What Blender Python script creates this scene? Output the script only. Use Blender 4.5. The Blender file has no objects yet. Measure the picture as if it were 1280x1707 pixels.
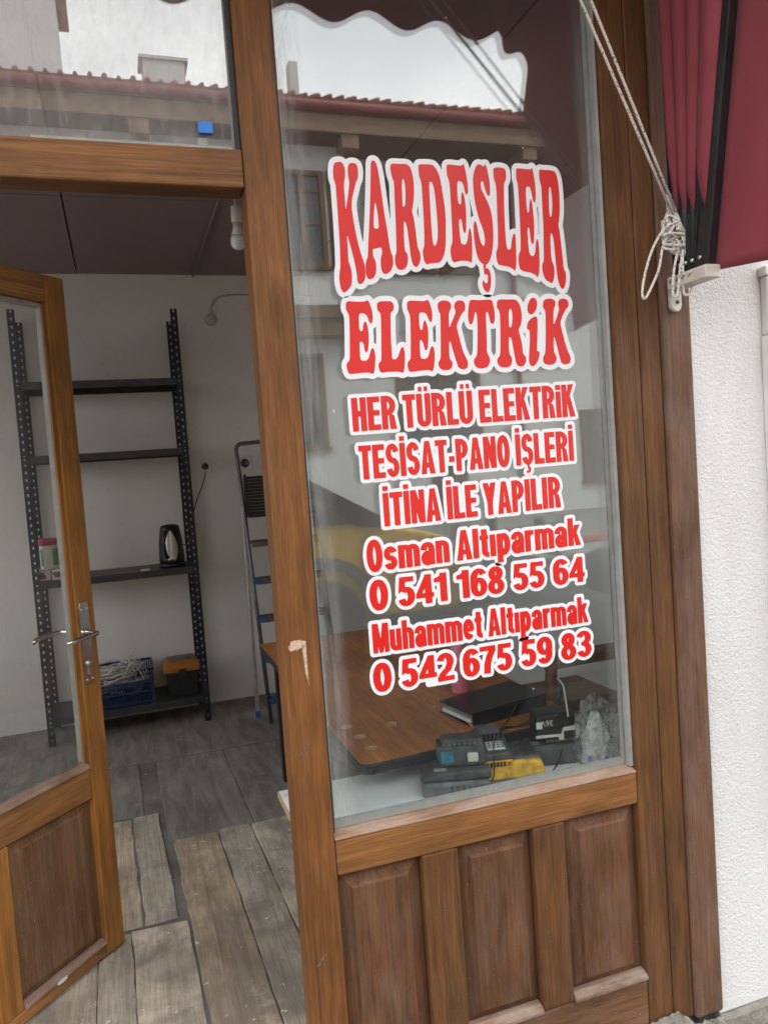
import bpy, bmesh, math, random
import numpy as np
from mathutils import Matrix, Vector
random.seed(7)
R = math.radians
SC = bpy.context.scene
COL = SC.collection

# ------------------------------------------------------------------ camera, sky, sun, exposure
def setup_camera():
    yaw, pitch, roll = R(18.574), R(-3.339), R(4.090)
    f = Vector((math.sin(yaw)*math.cos(pitch), math.cos(yaw)*math.cos(pitch), math.sin(pitch)))
    r = Vector((math.cos(yaw), -math.sin(yaw), 0)); d = f.cross(r)
    r2 = r*math.cos(roll) + d*math.sin(roll); d2 = f.cross(r2)
    cam = bpy.data.cameras.new('camera'); o = bpy.data.objects.new('camera', cam); COL.objects.link(o)
    m = Matrix(((r2.x, -d2.x, -f.x), (r2.y, -d2.y, -f.y), (r2.z, -d2.z, -f.z)))
    o.matrix_world = Matrix.Translation((0, -1.55, 1.5)) @ m.to_4x4()
    cam.sensor_fit = 'AUTO'; cam.sensor_width = 36; cam.lens = 36*1293.73/1707
    cam.clip_start = 0.05; cam.clip_end = 500
    SC.camera = o
setup_camera()
SUN_EL, SUN_ROT = R(50), R(25)
def setup_world():
    w = bpy.data.worlds.new('World'); SC.world = w; w.use_nodes = True
    nt = w.node_tree; nt.nodes.clear()
    n = nt.nodes.new
    sky = n('ShaderNodeTexSky'); sky.sky_type = 'NISHITA'; sky.sun_disc = False
    sky.sun_elevation = SUN_EL; sky.sun_rotation = SUN_ROT; sky.air_density = 1.5; sky.dust_density = 4
    hs = n('ShaderNodeHueSaturation'); hs.inputs['Saturation'].default_value = .25; hs.inputs['Value'].default_value = 1.0
    nt.links.new(sky.outputs[0], hs.inputs['Color'])
    tc = n('ShaderNodeTexCoord'); mp = n('ShaderNodeMapping'); mp.inputs['Scale'].default_value = (1.2, 1.2, 3.2)
    nz = n('ShaderNodeTexNoise'); nz.inputs['Scale'].default_value = 2.2; nz.inputs['Detail'].default_value = 6; nz.inputs['Roughness'].default_value = .5
    nt.links.new(tc.outputs['Generated'], mp.inputs[0]); nt.links.new(mp.outputs[0], nz.inputs['Vector'])
    cr = n('ShaderNodeValToRGB'); cr.color_ramp.elements[0].position = .3; cr.color_ramp.elements[0].color = (18, 18.6, 19.4, 1)
    cr.color_ramp.elements[1].position = .68; cr.color_ramp.elements[1].color = (28, 28, 28, 1)
    nt.links.new(nz.outputs['Fac'], cr.inputs[0])
    sx = n('ShaderNodeSeparateXYZ'); nt.links.new(tc.outputs['Generated'], sx.inputs[0])
    gr = n('ShaderNodeMapRange'); gr.inputs[1].default_value = -.3; gr.inputs[2].default_value = -.85; gr.inputs[3].default_value = 1.0; gr.inputs[4].default_value = 1.35; gr.interpolation_type = 'SMOOTHSTEP'
    nt.links.new(sx.outputs[1], gr.inputs[0])
    ml = n('ShaderNodeVectorMath'); ml.operation = 'SCALE'; nt.links.new(cr.outputs[0], ml.inputs[0]); nt.links.new(gr.outputs[0], ml.inputs['Scale'])
    mx = n('ShaderNodeMix'); mx.data_type = 'RGBA'; mx.inputs[0].default_value = .8
    nt.links.new(hs.outputs[0], mx.inputs[6]); nt.links.new(ml.outputs[0], mx.inputs[7])
    bg = n('ShaderNodeBackground'); bg.inputs['Strength'].default_value = .12
    nt.links.new(mx.outputs[2], bg.inputs['Color'])
    out = n('ShaderNodeOutputWorld'); nt.links.new(bg.outputs[0], out.inputs[0])
setup_world()
sl = bpy.data.lights.new('sun', 'SUN'); sl.energy = 1.5; sl.angle = R(12); sl.color = (1, .965, .92)
so = bpy.data.objects.new('sun', sl); COL.objects.link(so)
so.rotation_euler = (R(90)-SUN_EL, 0, R(180)-SUN_ROT)
SC.view_settings.view_transform = 'Standard'; SC.view_settings.look = 'None'
SC.view_settings.exposure = 0.42; SC.view_settings.gamma = 1
SC.cycles.max_bounces = 14; SC.cycles.diffuse_bounces = 6; SC.cycles.transparent_max_bounces = 24; SC.cycles.glossy_bounces = 6
SC.cycles.use_denoising = True
SC.cycles.caustics_reflective = False; SC.cycles.caustics_refractive = False

# ------------------------------------------------------------------ material helpers
class NT:
    def __init__(s, name):
        s.m = bpy.data.materials.new(name); s.m.use_nodes = True; s.t = s.m.node_tree
        s.b = s.t.nodes['Principled BSDF']; s.out = s.t.nodes['Material Output']
    def n(s, typ, **kw):
        nd = s.t.nodes.new('ShaderNode'+typ)
        for k, v in kw.items():
            if isinstance(v, bpy.types.NodeSocket): s.t.links.new(v, nd.inputs[k.replace('_', ' ')])
            else: nd.inputs[k.replace('_', ' ')].default_value = v
        return nd
    def link(s, a, b): s.t.links.new(a, b)
    def coord(s, scale=(1, 1, 1), kind='Object', rot=(0, 0, 0)):
        tc = s.t.nodes.new('ShaderNodeTexCoord'); mp = s.t.nodes.new('ShaderNodeMapping')
        s.link(tc.outputs[kind], mp.inputs[0]); mp.inputs['Scale'].default_value = scale; mp.inputs['Rotation'].default_value = rot
        return mp.outputs[0]
    def noise(s, vec, scale, detail=4, rough=.55, dist=0):
        return s.n('TexNoise', Vector=vec, Scale=scale, Detail=detail, Roughness=rough, Distortion=dist).outputs['Fac']
    def ramp(s, fac, stops, interp='LINEAR'):
        nd = s.t.nodes.new('ShaderNodeValToRGB'); s.link(fac, nd.inputs[0]); e = nd.color_ramp.elements
        nd.color_ramp.interpolation = interp
        while len(e) < len(stops): e.new(.5)
        for el, (p, c) in zip(e, stops):
            el.position = p; el.color = (c[0], c[1], c[2], 1) if not isinstance(c, (int, float)) else (c, c, c, 1)
        return nd.outputs[0]
    def mix(s, fac, a, b, blend='MIX'):
        nd = s.t.nodes.new('ShaderNodeMix'); nd.data_type = 'RGBA'; nd.blend_type = blend
        for v, i in ((fac, 0), (a, 6), (b, 7)):
            if isinstance(v, bpy.types.NodeSocket): s.link(v, nd.inputs[i])
            elif isinstance(v, (int, float)): nd.inputs[i].default_value = v if i == 0 else (v, v, v, 1)
            else: nd.inputs[i].default_value = (v[0], v[1], v[2], 1)
        return nd.outputs[2]
    def math(s, op, a, b=0.0, clamp=False):
        nd = s.t.nodes.new('ShaderNodeMath'); nd.operation = op; nd.use_clamp = clamp
        for v, i in ((a, 0), (b, 1)):
            if isinstance(v, bpy.types.NodeSocket): s.link(v, nd.inputs[i])
            else: nd.inputs[i].default_value = v
        return nd.outputs[0]
    def color(s, v):
        if isinstance(v, bpy.types.NodeSocket): s.link(v, s.b.inputs['Base Color'])
        else: s.b.inputs['Base Color'].default_value = (v[0], v[1], v[2], 1)
    def set(s, **kw):
        for k, v in kw.items():
            k = k.replace('_', ' ')
            if isinstance(v, bpy.types.NodeSocket): s.link(v, s.b.inputs[k])
            else: s.b.inputs[k].default_value = v
    def bump(s, h, strength=.3, dist=.002):
        nd = s.n('Bump', Height=h, Strength=strength, Distance=dist); s.link(nd.outputs[0], s.b.inputs['Normal'])

def plain(name, c, rough=.5, metal=0, var=.15, scale=30, bump=0, spec=.5):
    k = NT(name); v = k.coord()
    f = k.noise(v, scale, 4)
    k.color(k.mix(k.ramp(f, [(.3, 0), (.7, 1)]), [x*(1-var) for x in c], [min(1, x*(1+var)) for x in c]))
    k.set(Roughness=k.math('ADD', rough-.08, k.math('MULTIPLY', f, .16)), Metallic=metal)
    k.b.inputs['Specular IOR Level'].default_value = spec
    if bump: k.bump(k.noise(v, scale*4, 3), bump, .001)
    return k.m

def wood(name, axis, light, dark, dust=0.0, rough=.42, dirt=(.24, .185, .145), island=False):
    k = NT(name)
    def sc(along, across):
        return tuple(along if a == axis else across for a in 'xyz')
    off = k.coord(sc(.5, 1.0))
    warp = k.noise(k.coord(sc(1.2, 5)), 1.0, 3)
    base = k.coord(sc(1.5, 38))
    vec = k.n('VectorMath', **{}); vec.operation = 'ADD'
    k.link(base, vec.inputs[0])
    if island:
        g = k.t.nodes.new('ShaderNodeNewGeometry'); rnd = g.outputs['Random Per Island']
        sep = k.n('CombineXYZ', X=k.math('MULTIPLY', rnd, 37.), Y=k.math('MULTIPLY', rnd, 91.), Z=k.math('MULTIPLY', rnd, 53.))
        k.link(sep.outputs[0], vec.inputs[1])
    else:
        cb = k.n('CombineXYZ', X=k.math('MULTIPLY', warp, 2.5), Y=k.math('MULTIPLY', warp, 2.5), Z=k.math('MULTIPLY', warp, 2.5))
        k.link(cb.outputs[0], vec.inputs[1])
    g1 = k.noise(vec.outputs[0], 1.6, 7, .6, .5)
    g2 = k.noise(k.coord(sc(9, 380)), 1.0, 4, .65)
    g3 = k.noise(k.coord(sc(1.0, 75)), 1.0, 3, .5, .3)
    blot = k.noise(k.coord(sc(1.4, 4)), 2.0, 4, .6)
    col = k.mix(k.ramp(g1, [(.30, .1), (.5, .55), (.70, 1)]), dark, light)
    col = k.mix(k.math('MULTIPLY', k.ramp(g2, [(.40, 1), (.58, 0)]), .55), col, [x*.55 for x in dark])
    col = k.mix(k.math('MULTIPLY', k.ramp(g3, [(.60, 0), (.70, 1)]), .5), col, [x*.5 for x in dark])
    col = k.mix(1.0, col, k.ramp(blot, [(.3, .60), (.55, .98), (.75, 1.22)]), 'MULTIPLY')
    if island:
        col = k.mix(1.0, col, k.ramp(rnd, [(0, (.66, .64, .62)), (.3, (1.0, .98, .95)), (.55, (.78, .64, .50)), (.8, (1.05, .96, .84)), (1, (1.2, 1.2, 1.18))]), 'MULTIPLY')
    wear = k.noise(k.coord(sc(10, 26)), 1.0, 5, .75, .8)
    col = k.mix(k.math('MULTIPLY', k.ramp(wear, [(.69, 0), (.73, 1)]), .55), col, [min(1, x*1.55+.03) for x in light])
    wd = k.noise(k.coord(sc(2.2, 12)), 1.0, 6, .7, .6)
    col = k.mix(k.math('MULTIPLY', k.ramp(wd, [(.60, 0), (.72, 1)]), .5), col, [x*.6 for x in dark])
    # knots: a few dark rings
    vor = k.n('TexVoronoi', Vector=k.coord(sc(2.2, 6.5)), Scale=1.0); 
    kn = k.math('MULTIPLY', k.ramp(vor.outputs['Distance'], [(.05, 1), (.075, .55), (.09, .8), (.16, 0)]), k.ramp(vor.outputs['Color'], [(.55, 0), (.6, 1)]))
    col = k.mix(k.math('MULTIPLY', kn, .6), col, [x*.45 for x in dark])
    if dust:
        dn = k.noise(k.coord(sc(3, 9)), 2.0, 8, .72, .3)
        dm = k.math('MULTIPLY', k.ramp(dn, [(.42, 0), (.72, 1)]), dust)
        col = k.mix(dm, col, dirt)
        sp = k.noise(k.coord((1, 1, 1)), 190, 2, .5)
        col = k.mix(k.math('MULTIPLY', k.ramp(sp, [(.735, 0), (.76, 1)]), min(1, dust*1.3)), col, (.62, .58, .52))
    else:
        sp = k.noise(k.coord((1, 1, 1)), 120, 2, .5)
        col = k.mix(k.ramp(sp, [(.765, 0), (.78, .7)]), col, (.6, .55, .48))
    if island:
        w0 = k.noise(k.coord(), 2.4, 6, .65, .6)
        col = k.mix(k.math('MULTIPLY', k.ramp(w0, [(.48, 0), (.60, 1)]), .5), col, (.22, .19, .16))
        w1 = k.noise(k.coord(), 5.5, 8, .7, .4); w2 = k.noise(k.coord(), 34, 5, .6)
        col = k.mix(k.math('MULTIPLY', k.ramp(w1, [(.50, 0), (.66, 1)]), .6), col, (.20, .175, .15))
        col = k.mix(k.math('MULTIPLY', k.ramp(w1, [(.30, 1), (.42, 0)]), .55), col, (.66, .62, .55))
        col = k.mix(k.ramp(w2, [(.66, 0), (.69, .85)]), col, (.80, .78, .74))
    k.color(col)
    k.set(Roughness=k.math('ADD', rough, k.math('MULTIPLY', g2, .25)))
    k.b.inputs['Specular IOR Level'].default_value = .28
    k.bump(k.math('ADD', k.math('MULTIPLY', g2, .6), g1), .25, .0012)
    return k.m

M = {}
WL, WD = (.30, .124, .036), (.165, .062, .018)
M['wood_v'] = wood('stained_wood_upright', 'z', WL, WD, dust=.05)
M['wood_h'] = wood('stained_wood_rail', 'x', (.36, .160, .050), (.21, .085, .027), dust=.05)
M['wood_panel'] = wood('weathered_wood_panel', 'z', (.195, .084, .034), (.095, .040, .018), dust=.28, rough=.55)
M['wood_low'] = wood('weathered_wood_rail', 'x', (.22, .105, .045), (.12, .052, .024), dust=.32, rough=.55)
M['wood_jamb'] = wood('weathered_wood_jamb', 'z', (.205, .088, .027), (.10, .041, .014), dust=.12, rough=.5)
M['post'] = wood('old_post_wood', 'z', (.22, .11, .062), (.135, .064, .036), dust=.28, rough=.55, dirt=(.24, .21, .19))
M['bead'] = wood('weathered_bead', 'x', (.40, .25, .165), (.24, .13, .08), dust=.6, rough=.6, dirt=(.52, .44, .37))
M['door_v'] = wood('door_wood_upright', 'z', (.56, .255, .062), (.31, .125, .032), dust=.06)
M['door_h'] = wood('door_wood_rail', 'x', (.50, .24, .078), (.28, .12, .04), dust=.14)
M['door_panel'] = wood('door_wood_panel', 'z', (.30, .15, .07), (.16, .075, .036), dust=.4, rough=.55)
M['planks'] = wood('old_floor_plank', 'y', (.88, .80, .68), (.62, .55, .45), dust=.4, rough=.75, dirt=(.20, .185, .165), island=True)
M['desk'] = wood('orange_wood_veneer', 'x', (.30, .115, .045), (.19, .066, .025), dust=0, rough=.3)
M['chair'] = wood('chair_wood', 'x', (.42, .22, .12), (.26, .13, .07), rough=.4)

def mk_plaster():
    k = NT('rough_white_plaster'); v = k.coord()
    a = k.noise(v, 95, 4, .6, .5); b = k.n('TexVoronoi', Vector=v, Scale=170.0); b.feature = 'SMOOTH_F1'
    h = k.math('ADD', k.math('MULTIPLY', a, 1.1), k.math('MULTIPLY', b.outputs['Distance'], .55))
    big = k.noise(v, 1.6, 5)
    k.color(k.mix(k.ramp(big, [(.3, 0), (.7, 1)]), (.69, .682, .667), (.74, .735, .725)))
    base_l = k.b.inputs['Base Color'].links[0].from_socket
    st = k.noise(k.coord((3.2, 1, .8)), 1.0, 7, .7, .6)
    col = k.mix(k.math('MULTIPLY', k.ramp(st, [(.52, 0), (.72, 1)]), .30), base_l, (.50, .47, .42))
    sp = k.noise(v, 42, 3, .6)
    col = k.mix(k.math('MULTIPLY', k.ramp(sp, [(.68, 0), (.74, 1)]), .22), col, (.42, .39, .34))
    k.color(col)
    k.set(Roughness=.9); k.b.inputs['Specular IOR Level'].default_value = .2
    k.bump(h, .55, .0055); return k.m
M['plaster'] = mk_plaster()
def mk_inner():
    k = NT('painted_inner_wall'); v = k.coord()
    big = k.noise(v, 1.3, 6, .6)
    sm = k.noise(v, 22, 4)
    c = k.mix(k.ramp(big, [(.3, 0), (.7, 1)]), (.76, .74, .71), (.82, .80, .775))
    c = k.mix(k.ramp(sm, [(.62, 0), (.75, .25)]), c, (.5, .47, .43))
    k.color(c); k.set(Roughness=.85); k.bump(k.noise(v, 60, 3), .15, .002); return k.m
M['inner'] = mk_inner()
def mk_ceiling():
    k = NT('brown_ceiling_panel'); v = k.coord((1, .5, 1))
    f = k.noise(v, 2.2, 4, .5, .5)
    k.color(k.mix(k.ramp(f, [(.35, 0), (.7, 1)]), (.20, .135, .13), (.26, .18, .175)))
    k.set(Roughness=k.math('ADD', .38, k.math('MULTIPLY', f, .3))); k.bump(f, .4, .03); return k.m
M['ceiling'] = mk_ceiling()
def mk_concrete():
    k = NT('dirty_concrete'); v = k.coord()
    f = k.noise(v, 3.5, 8, .65); g = k.noise(v, 26, 5, .6)
    c = k.mix(k.ramp(f, [(.35, 0), (.68, 1)]), (.13, .12, .108), (.26, .245, .22))
    c = k.mix(k.ramp(g, [(.62, 0), (.7, .6)]), c, (.42, .40, .37))
    k.color(c); k.set(Roughness=.9); k.bump(k.math('ADD', f, g), .5, .004); return k.m
M['concrete'] = mk_concrete()
def mk_mortar():
    k = NT('rough_mortar'); v = k.coord()
    f = k.noise(v, 18, 7, .65); g = k.noise(v, 90, 4, .6)
    k.color(k.mix(k.ramp(f, [(.35, 0), (.65, 1)]), (.17, .15, .125), (.36, .335, .29)))
    k.set(Roughness=.95); k.bump(k.math('ADD', f, g), .8, .008); return k.m
M['mortar'] = mk_mortar()
def mk_cobble(name, c0, c1, c2, sc):
    k = NT(name); v = k.coord()
    vo = k.n('TexVoronoi', Vector=v, Scale=sc); ed = k.n('TexVoronoi', Vector=v, Scale=sc); ed.feature = 'DISTANCE_TO_EDGE'
    c = k.mix(k.ramp(vo.outputs['Color'], [(.2, 0), (.8, 1)]), c0, c1)
    c = k.mix(k.ramp(ed.outputs['Distance'], [(.02, 1), (.09, 0)]), c, c2)
    k.color(c); k.set(Roughness=.75); k.bump(k.ramp(ed.outputs['Distance'], [(0, 0), (.15, 1)]), .6, .02); return k.m
M['cobble'] = mk_cobble('street_cobbles', (.30, .295, .28), (.46, .455, .43), (.18, .175, .165), 7)
M['shaded_street'] = plain('shade_dark_street', (.035, .035, .036), .95, 0, .3, 40, .4, .15)  # near-black tone puts the shade on the ground by the shop into colour
M['pave'] = mk_cobble('pavement_stone', (.15, .15, .145), (.24, .24, .23), (.38, .37, .35), 4.5)
def mk_canvas():
    k = NT('maroon_awning_canvas'); v = k.coord()
    w = k.noise(v, 900, 2); f = k.noise(v, 5, 4)
    k.color(k.mix(k.ramp(f, [(.3, 0), (.7, 1)]), (.24, .046, .060), (.31, .064, .084)))
    k.set(Roughness=.75); k.b.inputs['Specular IOR Level'].default_value = .25; k.b.inputs['Sheen Weight'].default_value = .1
    k.bump(w, .15, .0006); return k.m
M['canvas'] = mk_canvas()
M['canvas_trim'] = plain('maroon_valance_trim', (.22, .05, .07), .7)

def mk_glass(name, refl, dust, dust_scale=4.0, smear=0.0, tint=(.97, .985, .98)):
    k = NT(name); k.t.nodes.remove(k.b)
    tr = k.n('BsdfTransparent'); tr.inputs[0].default_value = (*tint, 1)
    gl = k.n('BsdfGlossy'); gl.inputs['Roughness'].default_value = 0.0; gl.inputs['Color'].default_value = (1, 1, 1, 1)
    wav = k.noise(k.coord((1.0, 1.0, .6)), 2.2, 1, .4)
    bm = k.n('Bump', Height=wav, Strength=.02, Distance=.02); k.link(bm.outputs[0], gl.inputs['Normal'])
    lw = k.t.nodes.new('ShaderNodeLayerWeight'); lw.inputs['Blend'].default_value = .5
    fac = k.math('ADD', k.math('MULTIPLY', k.math('POWER', lw.outputs['Facing'], 5.0), .9), refl, True)
    mx = k.n('MixShader'); k.link(fac, mx.inputs[0]); k.link(tr.outputs[0], mx.inputs[1]); k.link(gl.outputs[0], mx.inputs[2])
    df = k.n('BsdfDiffuse'); df.inputs['Color'].default_value = (.82, .81, .79, 1)
    d1 = k.noise(k.coord(), dust_scale, 8, .7, .4); d2 = k.noise(k.coord((1, 1, .25)), 60, 4, .7)
    dm = k.math('MULTIPLY', k.math('ADD', k.ramp(d1, [(.35, .25), (.75, 1)]), k.math('MULTIPLY', k.ramp(d2, [(.5, 0), (.75, 1)]), .6)), dust, True)
    sp = k.noise(k.coord((1, 1, .7)), 75, 2, .5)
    dm = k.math('MAXIMUM', dm, k.math('MULTIPLY', k.ramp(sp, [(.80, 0), (.815, 1)]), .8))
    if smear:
        # dried wipe marks: vertical smears along the edges of the pane
        uvn = k.n('TexCoord'); sx = k.n('SeparateXYZ', Vector=uvn.outputs['Generated'])
        x = sx.outputs[0]
        e1 = k.ramp(x, [(.0, 1), (.05, .55), (.09, 0)]); e2 = k.ramp(x, [(.93, 0), (.97, .3), (1, .5)])
        st = k.ramp(k.noise(k.coord((60, 1, 5)), 1.0, 5, .65, .5), [(.35, .1), (.62, 1)])
        dm = k.math('MAXIMUM', dm, k.math('MULTIPLY', k.math('MULTIPLY', k.math('ADD', e1, e2, True), st), smear))
    m2 = k.n('MixShader'); k.link(dm, m2.inputs[0]); k.link(mx.outputs[0], m2.inputs[1]); k.link(df.outputs[0], m2.inputs[2])
    k.link(m2.outputs[0], k.out.inputs[0]); return k.m
M['glass_out'] = mk_glass('window_glass_outer', .055, .003, smear=.2)
M['glass_in'] = mk_glass('window_glass_inner', .055, .0015)
M['glass_top'] = mk_glass('dusty_transom_glass', .105, .17, 9, smear=.4)
M['glass_door'] = mk_glass('door_glass', .03, .04, 3)
M['glass_far'] = plain('far_window_pane', (.05, .06, .07), .08, var=.3, scale=1.5)

M['red'] = plain('red_vinyl', (.72, .022, .016), .3, var=.04, scale=4)
M['white_vinyl'] = plain('white_vinyl', (.86, .86, .89), .3, var=.02, scale=4)
M['spacer'] = plain('grey_spacer', (.36, .36, .34), .5, var=.12)
M['rubber'] = plain('dark_gasket', (.03, .03, .03), .6)
M['alu_black'] = plain('black_painted_metal', (.018, .018, .02), .32, 0, .3, 12)
M['offwhite'] = plain('offwhite_plastic', (.68, .64, .58), .45, var=.08)
M['bolt'] = plain('steel_bolt', (.62, .62, .62), .3, 1)
def mk_rope():
    k = NT('white_flecked_cord'); v = k.coord()
    f = k.noise(v, 260, 2, .5)
    k.color(k.mix(k.ramp(f, [(.60, 0), (.64, 1)]), (.78, .74, .68), (.10, .085, .075)))
    k.set(Roughness=.85); k.bump(k.noise(v, 500, 2), .6, .001); return k.m
M['rope'] = mk_rope()
M['chrome'] = plain('polished_steel', (.72, .70, .66), .16, 1, .1)
M['rack'] = plain('navy_steel', (.020, .022, .032), .45, .3, .3, 14)
M['shelf'] = plain('grey_black_steel', (.045, .046, .05), .4, .3, .3, 14)
M['black'] = plain('black_plastic', (.016, .016, .017), .4, var=.3)
M['dusty_black'] = plain('dusty_black_plastic', (.075, .078, .08), .62, var=.5, scale=45)
M['dark_grey'] = plain('dark_grey_plastic', (.14, .145, .15), .6, var=.35, scale=50)
M['teal_label'] = plain('teal_sticker', (.04, .22, .32), .5, var=.3, scale=80)
M['yellow'] = plain('yellow_plastic', (.75, .40, .02), .5, var=.2, scale=25)
M['pale_yellow'] = plain('dusty_yellow', (.66, .37, .03), .6, var=.4, scale=55)
M['orange'] = plain('orange_plastic', (.36, .125, .015), .45, var=.2)
M['blue_crate'] = plain('navy_crate_plastic', (.012, .026, .085), .45, var=.2)
M['blue'] = plain('blue_plastic', (.02, .12, .42), .4)
M['clip_blue'] = plain('bright_blue_plastic', (.02, .21, .75), .35)
M['wire'] = plain('white_cable', (.62, .60, .57), .5, var=.1)
M['white'] = plain('white_plastic', (.76, .75, .73), .4, var=.04)
M['laminate'] = plain('white_laminate', (.92, .925, .92), .3, var=.05, scale=6)
M['chip'] = plain('chipboard_edge', (.52, .36, .20), .8, var=.2, scale=120)
M['alu'] = plain('aluminium', (.55, .55, .54), .38, .9, .15)
M['alu_dark'] = plain('dull_dark_metal', (.16, .16, .16), .45, .7, .2)
M['steel_panel'] = plain('grey_cabinet_side', (.14, .135, .13), .4, .5, .12, 3)
M['bulb'] = plain('bulb_diffuser', (.75, .74, .74), .25, var=.03)
M['pink'] = plain('pink_plastic', (.85, .24, .36), .4, var=.08)
M['binder'] = plain('black_leatherette', (.014, .014, .018), .35, var=.3, scale=90, bump=.2)
M['paper'] = plain('paper', (.75, .75, .75), .8, var=.05)
M['red_lid'] = plain('red_lid', (.55, .03, .07), .4)
M['green'] = plain('green_print', (.12, .38, .06), .5)
M['brown_cup'] = plain('brown_print', (.20, .08, .05), .5)
M['cable_black'] = plain('black_cable', (.02, .02, .02), .5)
M['bag_print'] = plain('blue_print', (.03, .08, .55), .4)
M['house'] = plain('opposite_plaster', (.62, .62, .61), .9, var=.05, scale=1.2)
M['house_dim'] = plain('opposite_grey_plaster', (.66, .655, .65), .9, var=.06, scale=1.2)
M['house_wood'] = wood('opposite_dark_wood', 'x', (.24, .14, .08), (.13, .075, .042), dust=.2)
M['soffit'] = wood('soffit_boards', 'y', (.15, .09, .055), (.08, .046, .03), dust=.1)
M['fascia'] = wood('fascia_boards', 'x', (.36, .24, .15), (.22, .14, .085), dust=.2)
M['gutter'] = plain('maroon_gutter', (.24, .06, .06), .35, 0, .1)
M['tile'] = plain('roof_tile', (.38, .17, .11), .85, var=.3, scale=6)
M['van'] = plain('van_paint', (.95, .56, .012), .2, var=.06, scale=2)
M['van_glass'] = plain('van_dark_glass', (.012, .011, .013), .06, var=.1)
M['tyre'] = plain('tyre_rubber', (.022, .022, .022), .85)
M['lamp_clear'] = plain('headlight_lens', (.72, .74, .75), .08, .2)
M['kerb'] = plain('red_kerb_paint', (.42, .13, .10), .8, var=.2, scale=5)

def mk_bag():
    k = NT('crumpled_clear_plastic'); v = k.coord()
    f = k.noise(v, 30, 6, .65, 1.5); wr = k.noise(v, 60, 6, .7, 2.5)
    k.color((.95, .95, .95)); k.set(Roughness=.12, Alpha=k.ramp(f, [(.38, .05), (.64, .55)]))
    k.b.inputs['Specular IOR Level'].default_value = 1.0
    k.bump(wr, 1.0, .02); return k.m
def mk_wrap():
    k = NT('printed_white_paper'); v = k.coord()
    f = k.noise(v, 60, 3, .5, .5); g = k.noise(k.coord((1, 1, 1.4)), 85, 2, .5)
    c = k.mix(k.ramp(f, [(.60, 0), (.63, .8)]), (.93, .92, .88), (.62, .36, .14))
    c = k.mix(k.ramp(g, [(.64, 0), (.67, .8)]), c, (.25, .40, .22))
    k.color(c); k.set(Roughness=.7); k.bump(k.noise(v, 40, 4, .6, 1), .8, .01); return k.m
M['wrap'] = mk_wrap()
M['bag'] = mk_bag()

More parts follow.
